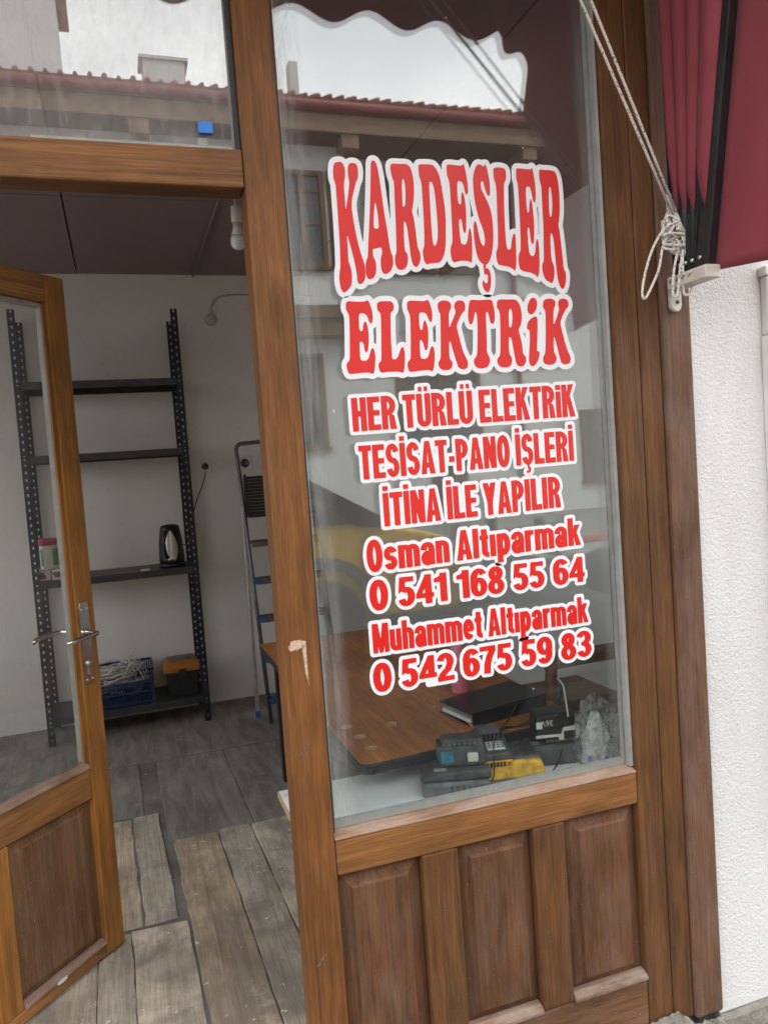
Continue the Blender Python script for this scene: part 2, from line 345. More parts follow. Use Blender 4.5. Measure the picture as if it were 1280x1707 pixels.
# ------------------------------------------------------------------ geometry helpers
class MB:
    def __init__(s): s.v = []; s.f = []; s.mi = []; s.sm = []
    def add(s, vs, fs, mi=0, sm=False, T=None):
        b = len(s.v)
        s.v += [tuple(T @ Vector(p)) if T is not None else tuple(p) for p in vs]
        for f in fs: s.f.append([b+i for i in f]); s.mi.append(mi); s.sm.append(sm)
        return s
    def box(s, x0, x1, y0, y1, z0, z1, mi=0, T=None):
        vs = [(x0, y0, z0), (x1, y0, z0), (x1, y1, z0), (x0, y1, z0), (x0, y0, z1), (x1, y0, z1), (x1, y1, z1), (x0, y1, z1)]
        return s.add(vs, [(3, 2, 1, 0), (4, 5, 6, 7), (0, 1, 5, 4), (1, 2, 6, 5), (2, 3, 7, 6), (3, 0, 4, 7)], mi, False, T)
    def prism(s, poly, d0, d1, axis='y', mi=0, T=None):
        # polygon in the other two axes, extruded along axis
        def P(a, b, d): return {'y': (a, d, b), 'x': (d, a, b), 'z': (a, b, d)}[axis]
        n = len(poly); vs = [P(a, b, d0) for a, b in poly] + [P(a, b, d1) for a, b in poly]
        return s.add(vs, [tuple(range(n))[::-1], tuple(range(n, 2*n))] + [(i, (i+1) % n, n+(i+1) % n, n+i) for i in range(n)], mi, False, T)
    def tube(s, pts, r, n=8, closed=False, mi=0, caps=True, T=None):
        pts = [Vector(p) for p in pts]; L = len(pts); rr = r if isinstance(r, (list, tuple)) else [r]*L
        vs = []; up = None
        for i in range(L):
            t = (pts[(i+1) % L]-pts[i-1]) if closed else (pts[min(i+1, L-1)]-pts[max(i-1, 0)])
            if t.length < 1e-9: t = Vector((0, 0, 1))
            t.normalize()
            if up is None: up = t.orthogonal().normalized()
            up = (up-t*up.dot(t)); up = up.normalized() if up.length > 1e-6 else t.orthogonal().normalized()
            w = t.cross(up)
            for k in range(n):
                a = 2*math.pi*k/n; vs.append(pts[i]+(up*math.cos(a)+w*math.sin(a))*rr[i])
        fs = []
        for i in range(L if closed else L-1):
            j = (i+1) % L
            for k in range(n): fs.append((i*n+k, i*n+(k+1) % n, j*n+(k+1) % n, j*n+k))
        if caps and not closed: fs += [tuple(range(n))[::-1], tuple((L-1)*n+k for k in range(n))]
        return s.add(vs, fs, mi, True, T)
    def lathe(s, prof, c, n=24, axis='z', mi=0, T=None):
        vs = []; 
        for r, h in prof:
            for k in range(n):
                a = 2*math.pi*k/n; x, y = r*math.cos(a), r*math.sin(a)
                p = {'z': (x, y, h), 'y': (x, h, y), 'x': (h, x, y)}[axis]
                vs.append((p[0]+c[0], p[1]+c[1], p[2]+c[2]))
        L = len(prof)
        fs = [(i*n+k, i*n+(k+1) % n, (i+1)*n+(k+1) % n, (i+1)*n+k) for i in range(L-1) for k in range(n)]
        fs += [tuple(range(n))[::-1], tuple((L-1)*n+k for k in range(n))]
        return s.add(vs, fs, mi, True, T)
    def grid(s, fn, nu, nv, mi=0, sm=True):
        vs = [fn(i/nu, j/nv) for j in range(nv+1) for i in range(nu+1)]
        return s.add(vs, [(j*(nu+1)+i, j*(nu+1)+i+1, (j+1)*(nu+1)+i+1, (j+1)*(nu+1)+i) for j in range(nv) for i in range(nu)], mi, sm)
    def build(s, name, mats, parent=None, bevel=0, seg=2, solid=0, subsurf=0):
        me = bpy.data.meshes.new(name)
        off = Vector((0, 0, 0))
        W = world_of(parent) if parent is not None else Matrix.Identity(4)
        inv = W.inverted()
        me.from_pydata([tuple(inv @ Vector(p)) for p in s.v] if not getattr(s, 'local', False) else s.v, [], s.f)
        mats = mats if isinstance(mats, (list, tuple)) else [mats]
        for m in mats: me.materials.append(m)
        me.polygons.foreach_set('material_index', s.mi); me.polygons.foreach_set('use_smooth', s.sm)
        bm = bmesh.new(); bm.from_mesh(me); bmesh.ops.recalc_face_normals(bm, faces=bm.faces); bm.to_mesh(me); bm.free()
        o = bpy.data.objects.new(name, me); COL.objects.link(o)
        if parent is not None: o.parent = parent
        if solid: md = o.modifiers.new('solid', 'SOLIDIFY'); md.thickness = solid; md.offset = 0
        if bevel:
            md = o.modifiers.new('bevel', 'BEVEL'); md.width = bevel; md.segments = seg; md.limit_method = 'ANGLE'; md.angle_limit = R(40)
        if subsurf: md = o.modifiers.new('sub', 'SUBSURF'); md.levels = subsurf; md.render_levels = subsurf
        return o
def world_of(o):
    m = o.matrix_basis.copy()
    while o.parent is not None: o = o.parent; m = o.matrix_basis @ m
    return m
def tag(o, label=None, cat=None, group=None, kind=None):
    for k, v in (('label', label), ('category', cat), ('group', group), ('kind', kind)):
        if v: o[k] = v
    return o
def thing(name, label, cat, loc=(0, 0, 0), rz=0, group=None):
    o = bpy.data.objects.new(name, None); COL.objects.link(o); o.empty_display_size = .1
    o.location = loc; o.rotation_euler = (0, 0, rz)
    o.matrix_basis = Matrix.Translation(loc) @ Matrix.Rotation(rz, 4, 'Z')
    return tag(o, label, cat, group)
def cat_rom(pts, sub=6, closed=False):
    P = [Vector(p) for p in pts]; n = len(P); out = []
    for i in range(n if closed else n-1):
        p0 = P[(i-1) % n] if closed or i > 0 else P[0]; p1 = P[i]; p2 = P[(i+1) % n]; p3 = P[(i+2) % n] if closed or i+2 < n else P[-1]
        for k in range(sub):
            t = k/sub
            out.append(.5*((2*p1)+(p2-p0)*t+(2*p0-5*p1+4*p2-p3)*t*t+(3*p1-p0-3*p2+p3)*t*t*t))
    if not closed: out.append(P[-1])
    return out
def XF(x, y, z, rz=0, rx=0, ry=0):
    return Matrix.Translation((x, y, z)) @ Matrix.Rotation(rz, 4, 'Z') @ Matrix.Rotation(ry, 4, 'Y') @ Matrix.Rotation(rx, 4, 'X')

FLOOR = .195
# ------------------------------------------------------------------ the setting
def ground():
    m = MB(); m.box(-70, 70, -70, .35, -.3, 0); tag(m.build('ground', M['cobble']), kind='structure')
    m = MB(); m.box(-70, 70, -8.2, -.62, 0.001, .004); tag(m.build('shaded_road', M['shaded_street']), kind='structure')  # street strip laid over the cobbles, coloured dark as if in shade
    m = MB(); m.box(-60, 60, -9.75, -9.45, 0.004, .11); tag(m.build('kerb', M['kerb'], bevel=.02), kind='structure')
    m = MB(); m.box(-60, 60, -40, -9.752, 0.004, .10); tag(m.build('pavement', M['pave']), kind='structure')
ground()
def floor():
    m = MB(); m.box(-2.3, 2.2, .10, 3.2, .05, .184, 0)           # bed under the boards
    # concrete and board patches towards the back
    def slab(x0, x1, y0, y1, dz=0, mi=1, tilt=0):
        z = FLOOR+dz; n = max(2, int((y1-y0)/.06)); e = .0045 if mi == 1 else .003
        zc = [z+random.uniform(-.004, .003) for _ in range(4)]
        vs = []; 
        for i in range(n+1):
            t = i/n; o = tilt*t
            xa = x0+o+random.uniform(-e, e*.4); xb = x1+o+random.uniform(-e*.4, e); y = y0+(y1-y0)*t+(random.uniform(-.004, .004) if i in (0, n) else 0)
            yb = y+(random.uniform(-.006, .006) if i in (0, n) else 0)
            za = zc[0]+(zc[2]-zc[0])*t; zb = zc[1]+(zc[3]-zc[1])*t
            vs += [(xa, y, .15), (xb, yb, .15), (xa, y, za), (xb, yb, zb)]
        fs = [(0, 1, 3, 2), (4*n, 4*n+2, 4*n+3, 4*n+1)]
        for i in range(n):
            q = 4*i; fs += [(q+2, q+3, q+7, q+6), (q, q+2, q+6, q+4), (q+1, q+5, q+7, q+3)]
        m.add(vs, fs, mi)
    g = .005
    slab(-2.2, .10, .800, .836, -.010, 3); slab(.055, .104, .836, 1.64, -.011, 3); slab(.10, 1.2, 1.352, 1.372, -.012, 3)
    xs = [-2.2, -1.97, -1.74, -1.49, -1.25, -1.02, -.80, -.58, -.37, -.155, -.062, .098]
    for a, b in zip(xs[:-1], xs[1:]): slab(a+g/2, b-g/2, .07, .805, random.uniform(-.004, .002), 1, -.018)
    for a, b in ((-2.2, -1.9), (-1.9, -1.62), (-1.62, -1.35), (-1.35, -1.1), (-1.1, -.86), (-.86, -.62), (-.62, -.40), (-.40, -.225), (-.225, -.045), (-.04, .058)):
        slab(a+g/2, b-g/2, .83, 1.63, random.uniform(-.008, .002), 1, -.025)
    for a, b, y0, y1 in ((.105, .262, .07, 1.345), (.268, .384, .07, 1.36), (.39, .60, .07, 1.35), (.606, .83, .07, 1.36), (.836, 1.1, .07, 1.35), (1.106, 1.4, .07, 1.36), (1.406, 1.75, .07, 1.35), (1.756, 2.1, .07, 1.36)):
        slab(a, b, y0, y1, random.uniform(-.003, .003), 1, -.03)
    # darker old boards and concrete further in
    for a, b, y0, y1 in ((-2.2, -1.2, 1.64, 2.24), (-1.195, -.4, 1.64, 2.24), (-.39, -.02, 1.645, 2.23), (.06, .37, 1.37, 2.23), (.376, .72, 1.37, 2.23), (.726, 1.3, 1.37, 2.23), (1.306, 2.1, 1.37, 2.23)):
        slab(a, b, y0, y1, -.006, 2, -.01)
    slab(-2.25, 2.1, 2.25, 3.1, -.004, 2)
    return tag(m.build('floor', [M['concrete'], M['planks'], M['concrete_dark'], M['mortar']], bevel=.003), kind='structure')
def mk_dark():
    k = NT('dark_worn_boards'); v = k.coord((18, 2.6, 18))
    f = k.noise(v, 1.4, 7, .62, .5); g = k.noise(k.coord(), 14, 6, .65); b = k.noise(k.coord(), 2.5, 4)
    c = k.mix(k.ramp(f, [(.35, 0), (.65, 1)]), (.19, .175, .155), (.33, .305, .268))
    c = k.mix(k.ramp(g, [(.62, 0), (.70, .75)]), c, (.36, .34, .31))
    c = k.mix(1.0, c, k.ramp(b, [(.3, .7), (.7, 1.15)]), 'MULTIPLY')
    k.color(c); k.set(Roughness=.85); k.bump(k.math('ADD', f, g), .5, .003); return k.m
M['concrete_dark'] = mk_dark()
floor()

def building():
    b = thing('shop_building', 'white rough plastered shop building with timber corner post and brown inner ceiling', 'building', (0, 0, 0))
    m = MB(); m.box(1.332, 9, .012, .30, .045, 6.2); m.build('exterior_wall', M['plaster'], b)
    m = MB(); m.box(1.332, 9, -.012, .30, -.05, .042)
    m.build('stone_plinth', M['mortar'], b)
    m = MB(); m.box(-2.45, 1.33, .02, .30, 3.16, 6.2); m.box(-2.45, -2.25, .02, .30, 0, 3.16); m.build('facade_wall', M['plaster'], b)
    m = MB(); m.box(1.2475, 1.331, -.006, .10, .065, 3.2); m.build('timber_post', M['post'], b, bevel=.008)
    m = MB(); m.box(-2.3, 2.2, 3.06, 3.2, .05, 2.9); m.build('interior_wall', M['inner'], b)
    m = MB(); m.box(2.05, 2.2, .10, 3.06, .05, 2.9); m.build('interior_wall', M['inner'], b)
    m = MB()
    for q in ((.301, 1.0, .05, 2.9), (2.5, 3.06, .05, 2.9), (1.0, 2.5, .05, 1.0), (1.0, 2.5, 2.45, 2.9)): m.box(-2.45, -2.3, *q)  # leaves an opening, added out of view to let daylight inside
    m.build('interior_wall', M['inner'], b)
    m = MB()
    m.box(-2.3, 2.2, .075, 3.2, 2.71, 2.9)
    xs = [-2.2, -.743, -.121, .501, 1.123, 2.1]; ys = [.08, 1.84, 3.06]
    for x0, x1 in zip(xs[:-1], xs[1:]):
        for y0, y1 in zip(ys[:-1], ys[1:]):
            m.box(x0+.003, x1-.003, y0+.003, y1-.003, 2.67+random.uniform(-.002, .002), 2.709)
    m.build('ceiling', M['ceiling'], b, bevel=.003)
    m = MB(); m.tube([(.492, .1, 2.664), (.492, 1.2, 2.661), (.497, 3.05, 2.664)], .007, 6); m.build('cable_cover', M['ceiling'], b)
    m = MB(); m.prism([(-.4, 6.19), (6.5, 6.19), (6.5, 6.6), (-.5, 6.35)], -2.7, 9, 'x'); m.build('roof', M['tile'], b)
    m = MB(); m.box(-2.45, 9, 6.3, 6.5, 0, 6.18); m.box(-2.45, -2.3, .301, 6.3, 2.905, 6.18); m.box(-2.45, -2.3, 3.21, 6.3, 0, 2.904); m.box(8.7, 9, .3, 6.3, 0, 6.18); m.build('rear_wall', M['house_dim'], b)
    # lumpy mortar under post and frame
    m = MB()
    def nz(u, v): return math.sin(u*19+v*3)*.5+math.sin(u*43+v*11+1)*.3+math.sin(u*97-v*17)*.2
    def lump(u, v):
        x = .93+u*.40; t = min(1, max(0, (u-.05)/.5))
        h = .056+.048*t+.005*nz(u, 0)
        if u > .66: h = .055+.049*max(0, 1-(u-.66)/.12)+.005*nz(u, 0)
        z = v*h
        return (x, -.004-.03*(1-v)**1.3*(1+.3*nz(u*2, v*2))-.004*nz(u*3, v*4), z)
    m.grid(lump, 120, 22)
    m.build('mortar_patch', M['mortar'], b)
    return b
building()

# ------------------------------------------------------------------ shop front
M['scuff'] = plain('pale_scuff', (.56, .40, .30), .7, var=.35, scale=140)
M['gouge'] = plain('dark_gouge', (.15, .085, .06), .8, var=.4, scale=120)
def raised_panel(m, x0, x1, z0, z1, fx0, fx1, fz0, fz1, yo, yf, mi=0, T=None):
    # sunk border sloping up to a raised field with a small step
    o = [(x0, yo, z0), (x1, yo, z0), (x1, yo, z1), (x0, yo, z1)]
    s = .005
    i = [(fx0-s, yf+.006, fz0-s), (fx1+s, yf+.006, fz0-s), (fx1+s, yf+.006, fz1+s), (fx0-s, yf+.006, fz1+s)]
    q = [(fx0, yf, fz0), (fx1, yf, fz0), (fx1, yf, fz1), (fx0, yf, fz1)]
    bk = [(x, yo+.02, z) for x, y, z in o]
    vs = o+i+q+bk
    fs = [(k, (k+1) % 4, 4+(k+1) % 4, 4+k) for k in range(4)]+[(4+k, 4+(k+1) % 4, 8+(k+1) % 4, 8+k) for k in range(4)]+[(8, 9, 10, 11), (15, 14, 13, 12)]
    fs += [(k, 12+k, 12+(k+1) % 4, (k+1) % 4) for k in range(4)]
    m.add(vs, fs, mi, False, T)

def shop_front():
    f = thing('storefront', 'brown stained timber shop front with lettered display window over three raised panels', 'shop front', (0, 0, .05))
    B = .004
    m = MB(); m.box(.2825, .3605, 0, .07, .055, 3.15); m.build('mullion', M['wood_v'], f, bevel=B)
    rnd = random.Random(11)
    def scuff(x, z, w, h, ang, n=14):
        q = MB(); pts = []
        for i in range(n):
            a = 2*math.pi*i/n; r = 1+rnd.uniform(-.35, .25); px, pz = w*r*math.cos(a), h*r*math.sin(a)
            pts.append((x+px*math.cos(ang)-pz*math.sin(ang), z+px*math.sin(ang)+pz*math.cos(ang)))
        return q.prism(pts, -.0007, -.0002, 'y')
    mul = [o for o in f.children if o.name.startswith('mullion')][0]
    q = scuff(.3105, 1.148, .016, .012, 0); q2 = scuff(.3275, 1.105, .0022, .040, .06); q.add(q2.v, q2.f)
    q.prism([(.300, 1.158), (.332, 1.156), (.3315, 1.06), (.3285, 1.105), (.325, 1.145)], -.00065, -.0002, 'y')
    q.build('scuff_mark', M['scuff'], mul)
    scuff(.311, .930, .004, .017, -.75).build('gouge', M['gouge'], mul); scuff(.314, .480, .004, .015, -.8).build('gouge', M['gouge'], mul)
    m = MB(); m.box(-1.04, .2815, .0012, .07, 2.065, 2.139); m.build('transom_rail', M['wood_h'], f, bevel=B)
    m = MB(); m.box(-1.04, -.735, .002, .07, .055, 2.064); m.box(-1.04, -.735, .002, .07, 2.14, 3.15); m.build('door_jamb', M['wood_v'], f, bevel=B)
    m = MB(); m.box(-1.04, 1.2465, .0015, .07, 3.0, 3.158) if False else m.box(.3615, 1.113, .002, .07, 3.0, 3.14); m.build('head_rail', M['wood_h'], f, bevel=B)
    m = MB(); m.box(1.114, 1.183, .001, .07, .075, 3.15); m.build('window_stile', M['wood_jamb'], f, bevel=B)
    m = MB(); m.box(1.1855, 1.2465, .003, .08, .07, 3.15); m.build('window_jamb', M['wood_jamb'], f, bevel=.006)
    m = MB(); m.box(.3615, 1.113, .0022, .07, .6475, .7240); m.build('sill_rail', M['wood_h'], f, bevel=B)
    # sloping glazing bead on the sill rail
    m = MB(); m.prism([(.0005, .7246), (.0005, .7275), (.026, .7365), (.07, .7365), (.07, .7246)], .3615, 1.1128, 'x'); m.build('glazing_bead', M['bead'], f, bevel=.002)
    m = MB(); m.box(.3615, 1.113, .0022, .07, .055, .207); m.build('bottom_rail', M['wood_low'], f, bevel=B)
    m = MB(); m.prism([(-.004, .2075), (-.004, .216), (.012, .226), (.03, .226), (.03, .2075)], .91, 1.113, 'x')
    m.prism([(-.004, .2075), (-.004, .216), (.012, .226), (.03, .226), (.03, .2075)], .64, .825, 'x')
    m.prism([(-.004, .2075), (-.004, .216), (.012, .226), (.03, .226), (.03, .2075)], .364, .552, 'x'); m.build('panel_bead', M['bead2'], f, bevel=.002)
    for x0, x1 in ((.5525, .6385), (.8265, .9095)):
        m = MB(); m.box(x0, x1, .0035, .07, .2085, .6465); m.build('panel_stile', M['wood_jamb'], f, bevel=B)
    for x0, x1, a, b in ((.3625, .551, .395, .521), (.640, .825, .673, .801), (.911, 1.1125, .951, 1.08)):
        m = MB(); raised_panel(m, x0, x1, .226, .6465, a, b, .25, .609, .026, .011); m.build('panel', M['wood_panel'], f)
    # double glazed display window
    g = MB(); g.box(.3615, 1.1128, .030, .033, .7370, 3.0)
    w = g.build('display_window', M['glass_out'], f); tag(w, 'large double glazed pane with red lettering')
    g = MB(); g.box(.3615, 1.1128, .0475, .0505, .7370, 3.0); g.build('inner_pane', M['glass_in'], w)
    s = MB()
    s.box(.3618, .373, .0335, .047, .7370, 3.0); s.box(1.102, 1.1125, .0335, .047, .7370, 3.0); s.box(.373, 1.102, .0335, .047, .7370, .752)
    s.build('spacer', M['spacer'], w)
    s = MB(); s.box(1.1045, 1.1128, .0012+.012, .0295, .7370, 3.0); s.build('glazing_strip', M['spacer'], w)
    s = MB(); s.box(.3617, .3655, .012, .0295, .7370, 3.0); s.build('glazing_strip', M['rubber'], w)
    # second display window left of the door, added unseen to bring daylight in
    m = MB(); m.box(-2.25, -2.17, 0, .07, .055, 3.14); m.build('window_stile', M['wood_jamb'], f, bevel=B)
    m = MB(); m.box(-2.169, -1.041, .0022, .07, .6475, .725); m.box(-2.169, -1.041, .03, .068, .055, .647); m.build('sill_rail', M['wood_h'], f, bevel=B)
    m = MB(); m.box(-2.169, -1.041, .0022, .07, 3.0, 3.14); m.build('head_rail', M['wood_h'], f, bevel=B)
    g = MB(); g.box(-2.169, -1.041, .034, .038, .7255, 2.9995); g.build('display_window', M['glass_out'], f)
    # transom light above the door
    g = MB(); g.box(-.73, .2815, .034, .038, 2.1405, 3.1); tw = g.build('transom_window', M['glass_top'], f); tag(tw, 'dusty streaked pane over the doorway')
    s = MB(); s.box(-.1, .274, .0395, .05, 2.1405, 2.158); s.box(.274, .2812, .0395, .06, 2.1405, 3.1); s.build('spacer', M['spacer'], tw)
    s = MB(); s.box(.2745, .2812, .012, .0335, 2.1405, 3.1); s.build('glazing_strip', M['rubber'], tw)
    s = MB(); s.box(.205, .233, .026, .0338, 2.176, 2.198, 0, ); c = s.build('blue_clip', M['clip_blue'], tw, bevel=.001)
    s = MB(); s.box(.204, .222, .0387, .046, 2.158, 2.172); s.build('clip_pad', M['spacer'], tw)
    return f, w
M['bead2'] = wood('weathered_lower_bead', 'x', (.36, .22, .15), (.2, .115, .075), dust=.7, rough=.6, dirt=(.42, .36, .31))
FRONT, WINDOW = shop_front()

# ------------------------------------------------------------------ lettering on the glass
def seg_sdf(P, X, Z):
    # signed distance to a closed polygon (even-odd)
    d = np.full(X.shape, 1e9); ins = np.zeros(X.shape, bool)
    n = len(P)
    for i in range(n):
        ax, az = P[i]; bx, bz = P[(i+1) % n]; ex, ez = bx-ax, bz-az
        L = ex*ex+ez*ez
        if L < 1e-14: continue
        t = np.clip(((X-ax)*ex+(Z-az)*ez)/L, 0, 1)
        d = np.minimum(d, (X-ax-t*ex)**2+(Z-az-t*ez)**2)
        if az != bz:
            c = (az > Z) != (bz > Z)
            ins ^= c & (X < (bx-ax)*(Z-az)/(bz-az)+ax)
    d = np.sqrt(d)
    return np.where(ins, -d, d)
def field(polys, holes, pad, h):
    A = np.array([p for q in polys for p in q]); x0, z0 = A.min(0)-pad; x1, z1 = A.max(0)+pad
    xs = np.arange(x0, x1+h, h); zs = np.arange(z0, z1+h, h); F = np.full((len(zs), len(xs)), 1.0)
    def win(q):
        q = np.array(q); a, b = q.min(0)-pad, q.max(0)+pad
        return (slice(max(0, int((a[1]-z0)/h)-1), int((b[1]-z0)/h)+2), slice(max(0, int((a[0]-x0)/h)-1), int((b[0]-x0)/h)+2))
    for q in polys:
        w = win(q); X, Z = np.meshgrid(xs[w[1]], zs[w[0]]); F[w] = np.minimum(F[w], seg_sdf(q, X, Z))
    for q in holes:
        w = win(q); X, Z = np.meshgrid(xs[w[1]], zs[w[0]]); F[w] = np.maximum(F[w], -seg_sdf(q, X, Z))
    return xs, zs, F
def contour(xs, zs, F, lv):
    G = F-lv; G[G == 0] = 1e-9; S = G < 0
    nz, nx = G.shape; nxt = {}
    def ex(i, j): a, b = G[j, i], G[j, i+1]; t = a/(a-b); return (xs[i]+t*(xs[i+1]-xs[i]), zs[j])
    def ez(i, j): a, b = G[j, i], G[j+1, i]; t = a/(a-b); return (xs[i], zs[j]+t*(zs[j+1]-zs[j]))
    pos = {}
    code = S[:-1, :-1]*1+S[:-1, 1:]*2+S[1:, 1:]*4+S[1:, :-1]*8
    J, I = np.nonzero((code > 0) & (code < 15))
    tab = {1: [(3, 0)], 2: [(0, 1)], 3: [(3, 1)], 4: [(1, 2)], 5: [(3, 0), (1, 2)], 6: [(0, 2)], 7: [(3, 2)], 8: [(2, 3)], 9: [(2, 0)], 10: [(0, 1), (2, 3)], 11: [(2, 1)], 12: [(1, 3)], 13: [(1, 0)], 14: [(0, 3)]}
    for j, i in zip(J.tolist(), I.tolist()):
        E = [('x', i, j), ('z', i+1, j), ('x', i, j+1), ('z', i, j)]
        for a, b in tab[int(code[j, i])]:
            for e in (E[a], E[b]):
                if e not in pos: pos[e] = ex(e[1], e[2]) if e[0] == 'x' else ez(e[1], e[2])
            nxt[E[a]] = E[b]
    loops = []
    while nxt:
        s = next(iter(nxt)); L = [s]; c = nxt.pop(s)
        while c != s and c in nxt: L.append(c); c = nxt.pop(c)
        if len(L) > 8: loops.append([pos[e] for e in L])
    return loops
def sheet(loops, y):
    cu = bpy.data.curves.new('sheet', 'CURVE'); cu.dimensions = '2D'; cu.fill_mode = 'BOTH'
    for L in loops:
        sp = cu.splines.new('POLY'); sp.points.add(len(L)-1); sp.use_cyclic_u = True
        for p, (x, z) in zip(sp.points, L): p.co = (x, z, 0, 1)
    o = bpy.data.objects.new('sheet', cu); COL.objects.link(o); bpy.context.view_layer.update()
    me = bpy.data.meshes.new_from_object(o.evaluated_get(bpy.context.evaluated_depsgraph_get()))
    vs = [(v.co.x, y, v.co.y) for v in me.vertices]; fs = [tuple(p.vertices) for p in me.polygons]
    bpy.data.objects.remove(o); bpy.data.curves.remove(cu); bpy.data.meshes.remove(me)
    return vs, fs
def lettering(polys, holes, margin, grow=0.0, label=None):
    xs, zs, F = field(polys, holes, margin+.006, .0011)
    m = MB()
    v, f = sheet(contour(xs, zs, F.copy(), margin), .0296); m.add(v, f, 0)
    v, f = sheet(contour(xs, zs, F.copy(), grow), .0290); m.add(v, f, 1)
    me = bpy.data.meshes.new('lettering'); 
    W = world_of(WINDOW).inverted(); me.from_pydata([tuple(W @ Vector(p)) for p in m.v], [], m.f)
    me.materials.append(M['white_vinyl']); me.materials.append(M['red']); me.polygons.foreach_set('material_index', m.mi)
    # every face looks at the street
    bm = bmesh.new(); bm.from_mesh(me); bmesh.ops.reverse_faces(bm, faces=[q for q in bm.faces if q.normal.y > 0]); bm.to_mesh(me); bm.free()
    o = bpy.data.objects.new('lettering', me); COL.objects.link(o); o.parent = WINDOW
    if label: o['label'] = label

# headline words: drawn letter outlines, in the plane of the glass
CAMP = (0, -1.55, 1.5)
def hom():
    yaw, pitch, roll = R(18.574), R(-3.339), R(4.090)
    f = np.array([math.sin(yaw)*math.cos(pitch), math.cos(yaw)*math.cos(pitch), math.sin(pitch)])
    r = np.array([math.cos(yaw), -math.sin(yaw), 0.]); d = np.cross(f, r)
    r2 = math.cos(roll)*r+math.sin(roll)*d; d2 = np.cross(f, r2); return r2, d2, f
_r, _d, _f = hom()
def plane_pt(x, y):            # drawing coordinates of the lettering artwork -> position on the flat pane
    v = _r*((x-640)/1293.73)+_d*((y-853.5)/1293.73)+_f
    t = (.029-CAMP[1])/v[1]; return (CAMP[0]+v[0]*t, CAMP[2]+v[2]*t)
def outline(s, ox, oy, sc):
    n = [float(q) for q in s.replace(',', ' ').split()]
    P = [(a, b, 0) for a, b in zip(n[::2], n[1::2])]
    return [plane_pt(ox+p.x/sc, oy+p.y/sc) for p in cat_rom(P, 4, True)]
A1, A2, B1, B2 = (540, 250, 5.818), (740, 250, 5.818), (560, 480, 6.4), (760, 480, 6.4)
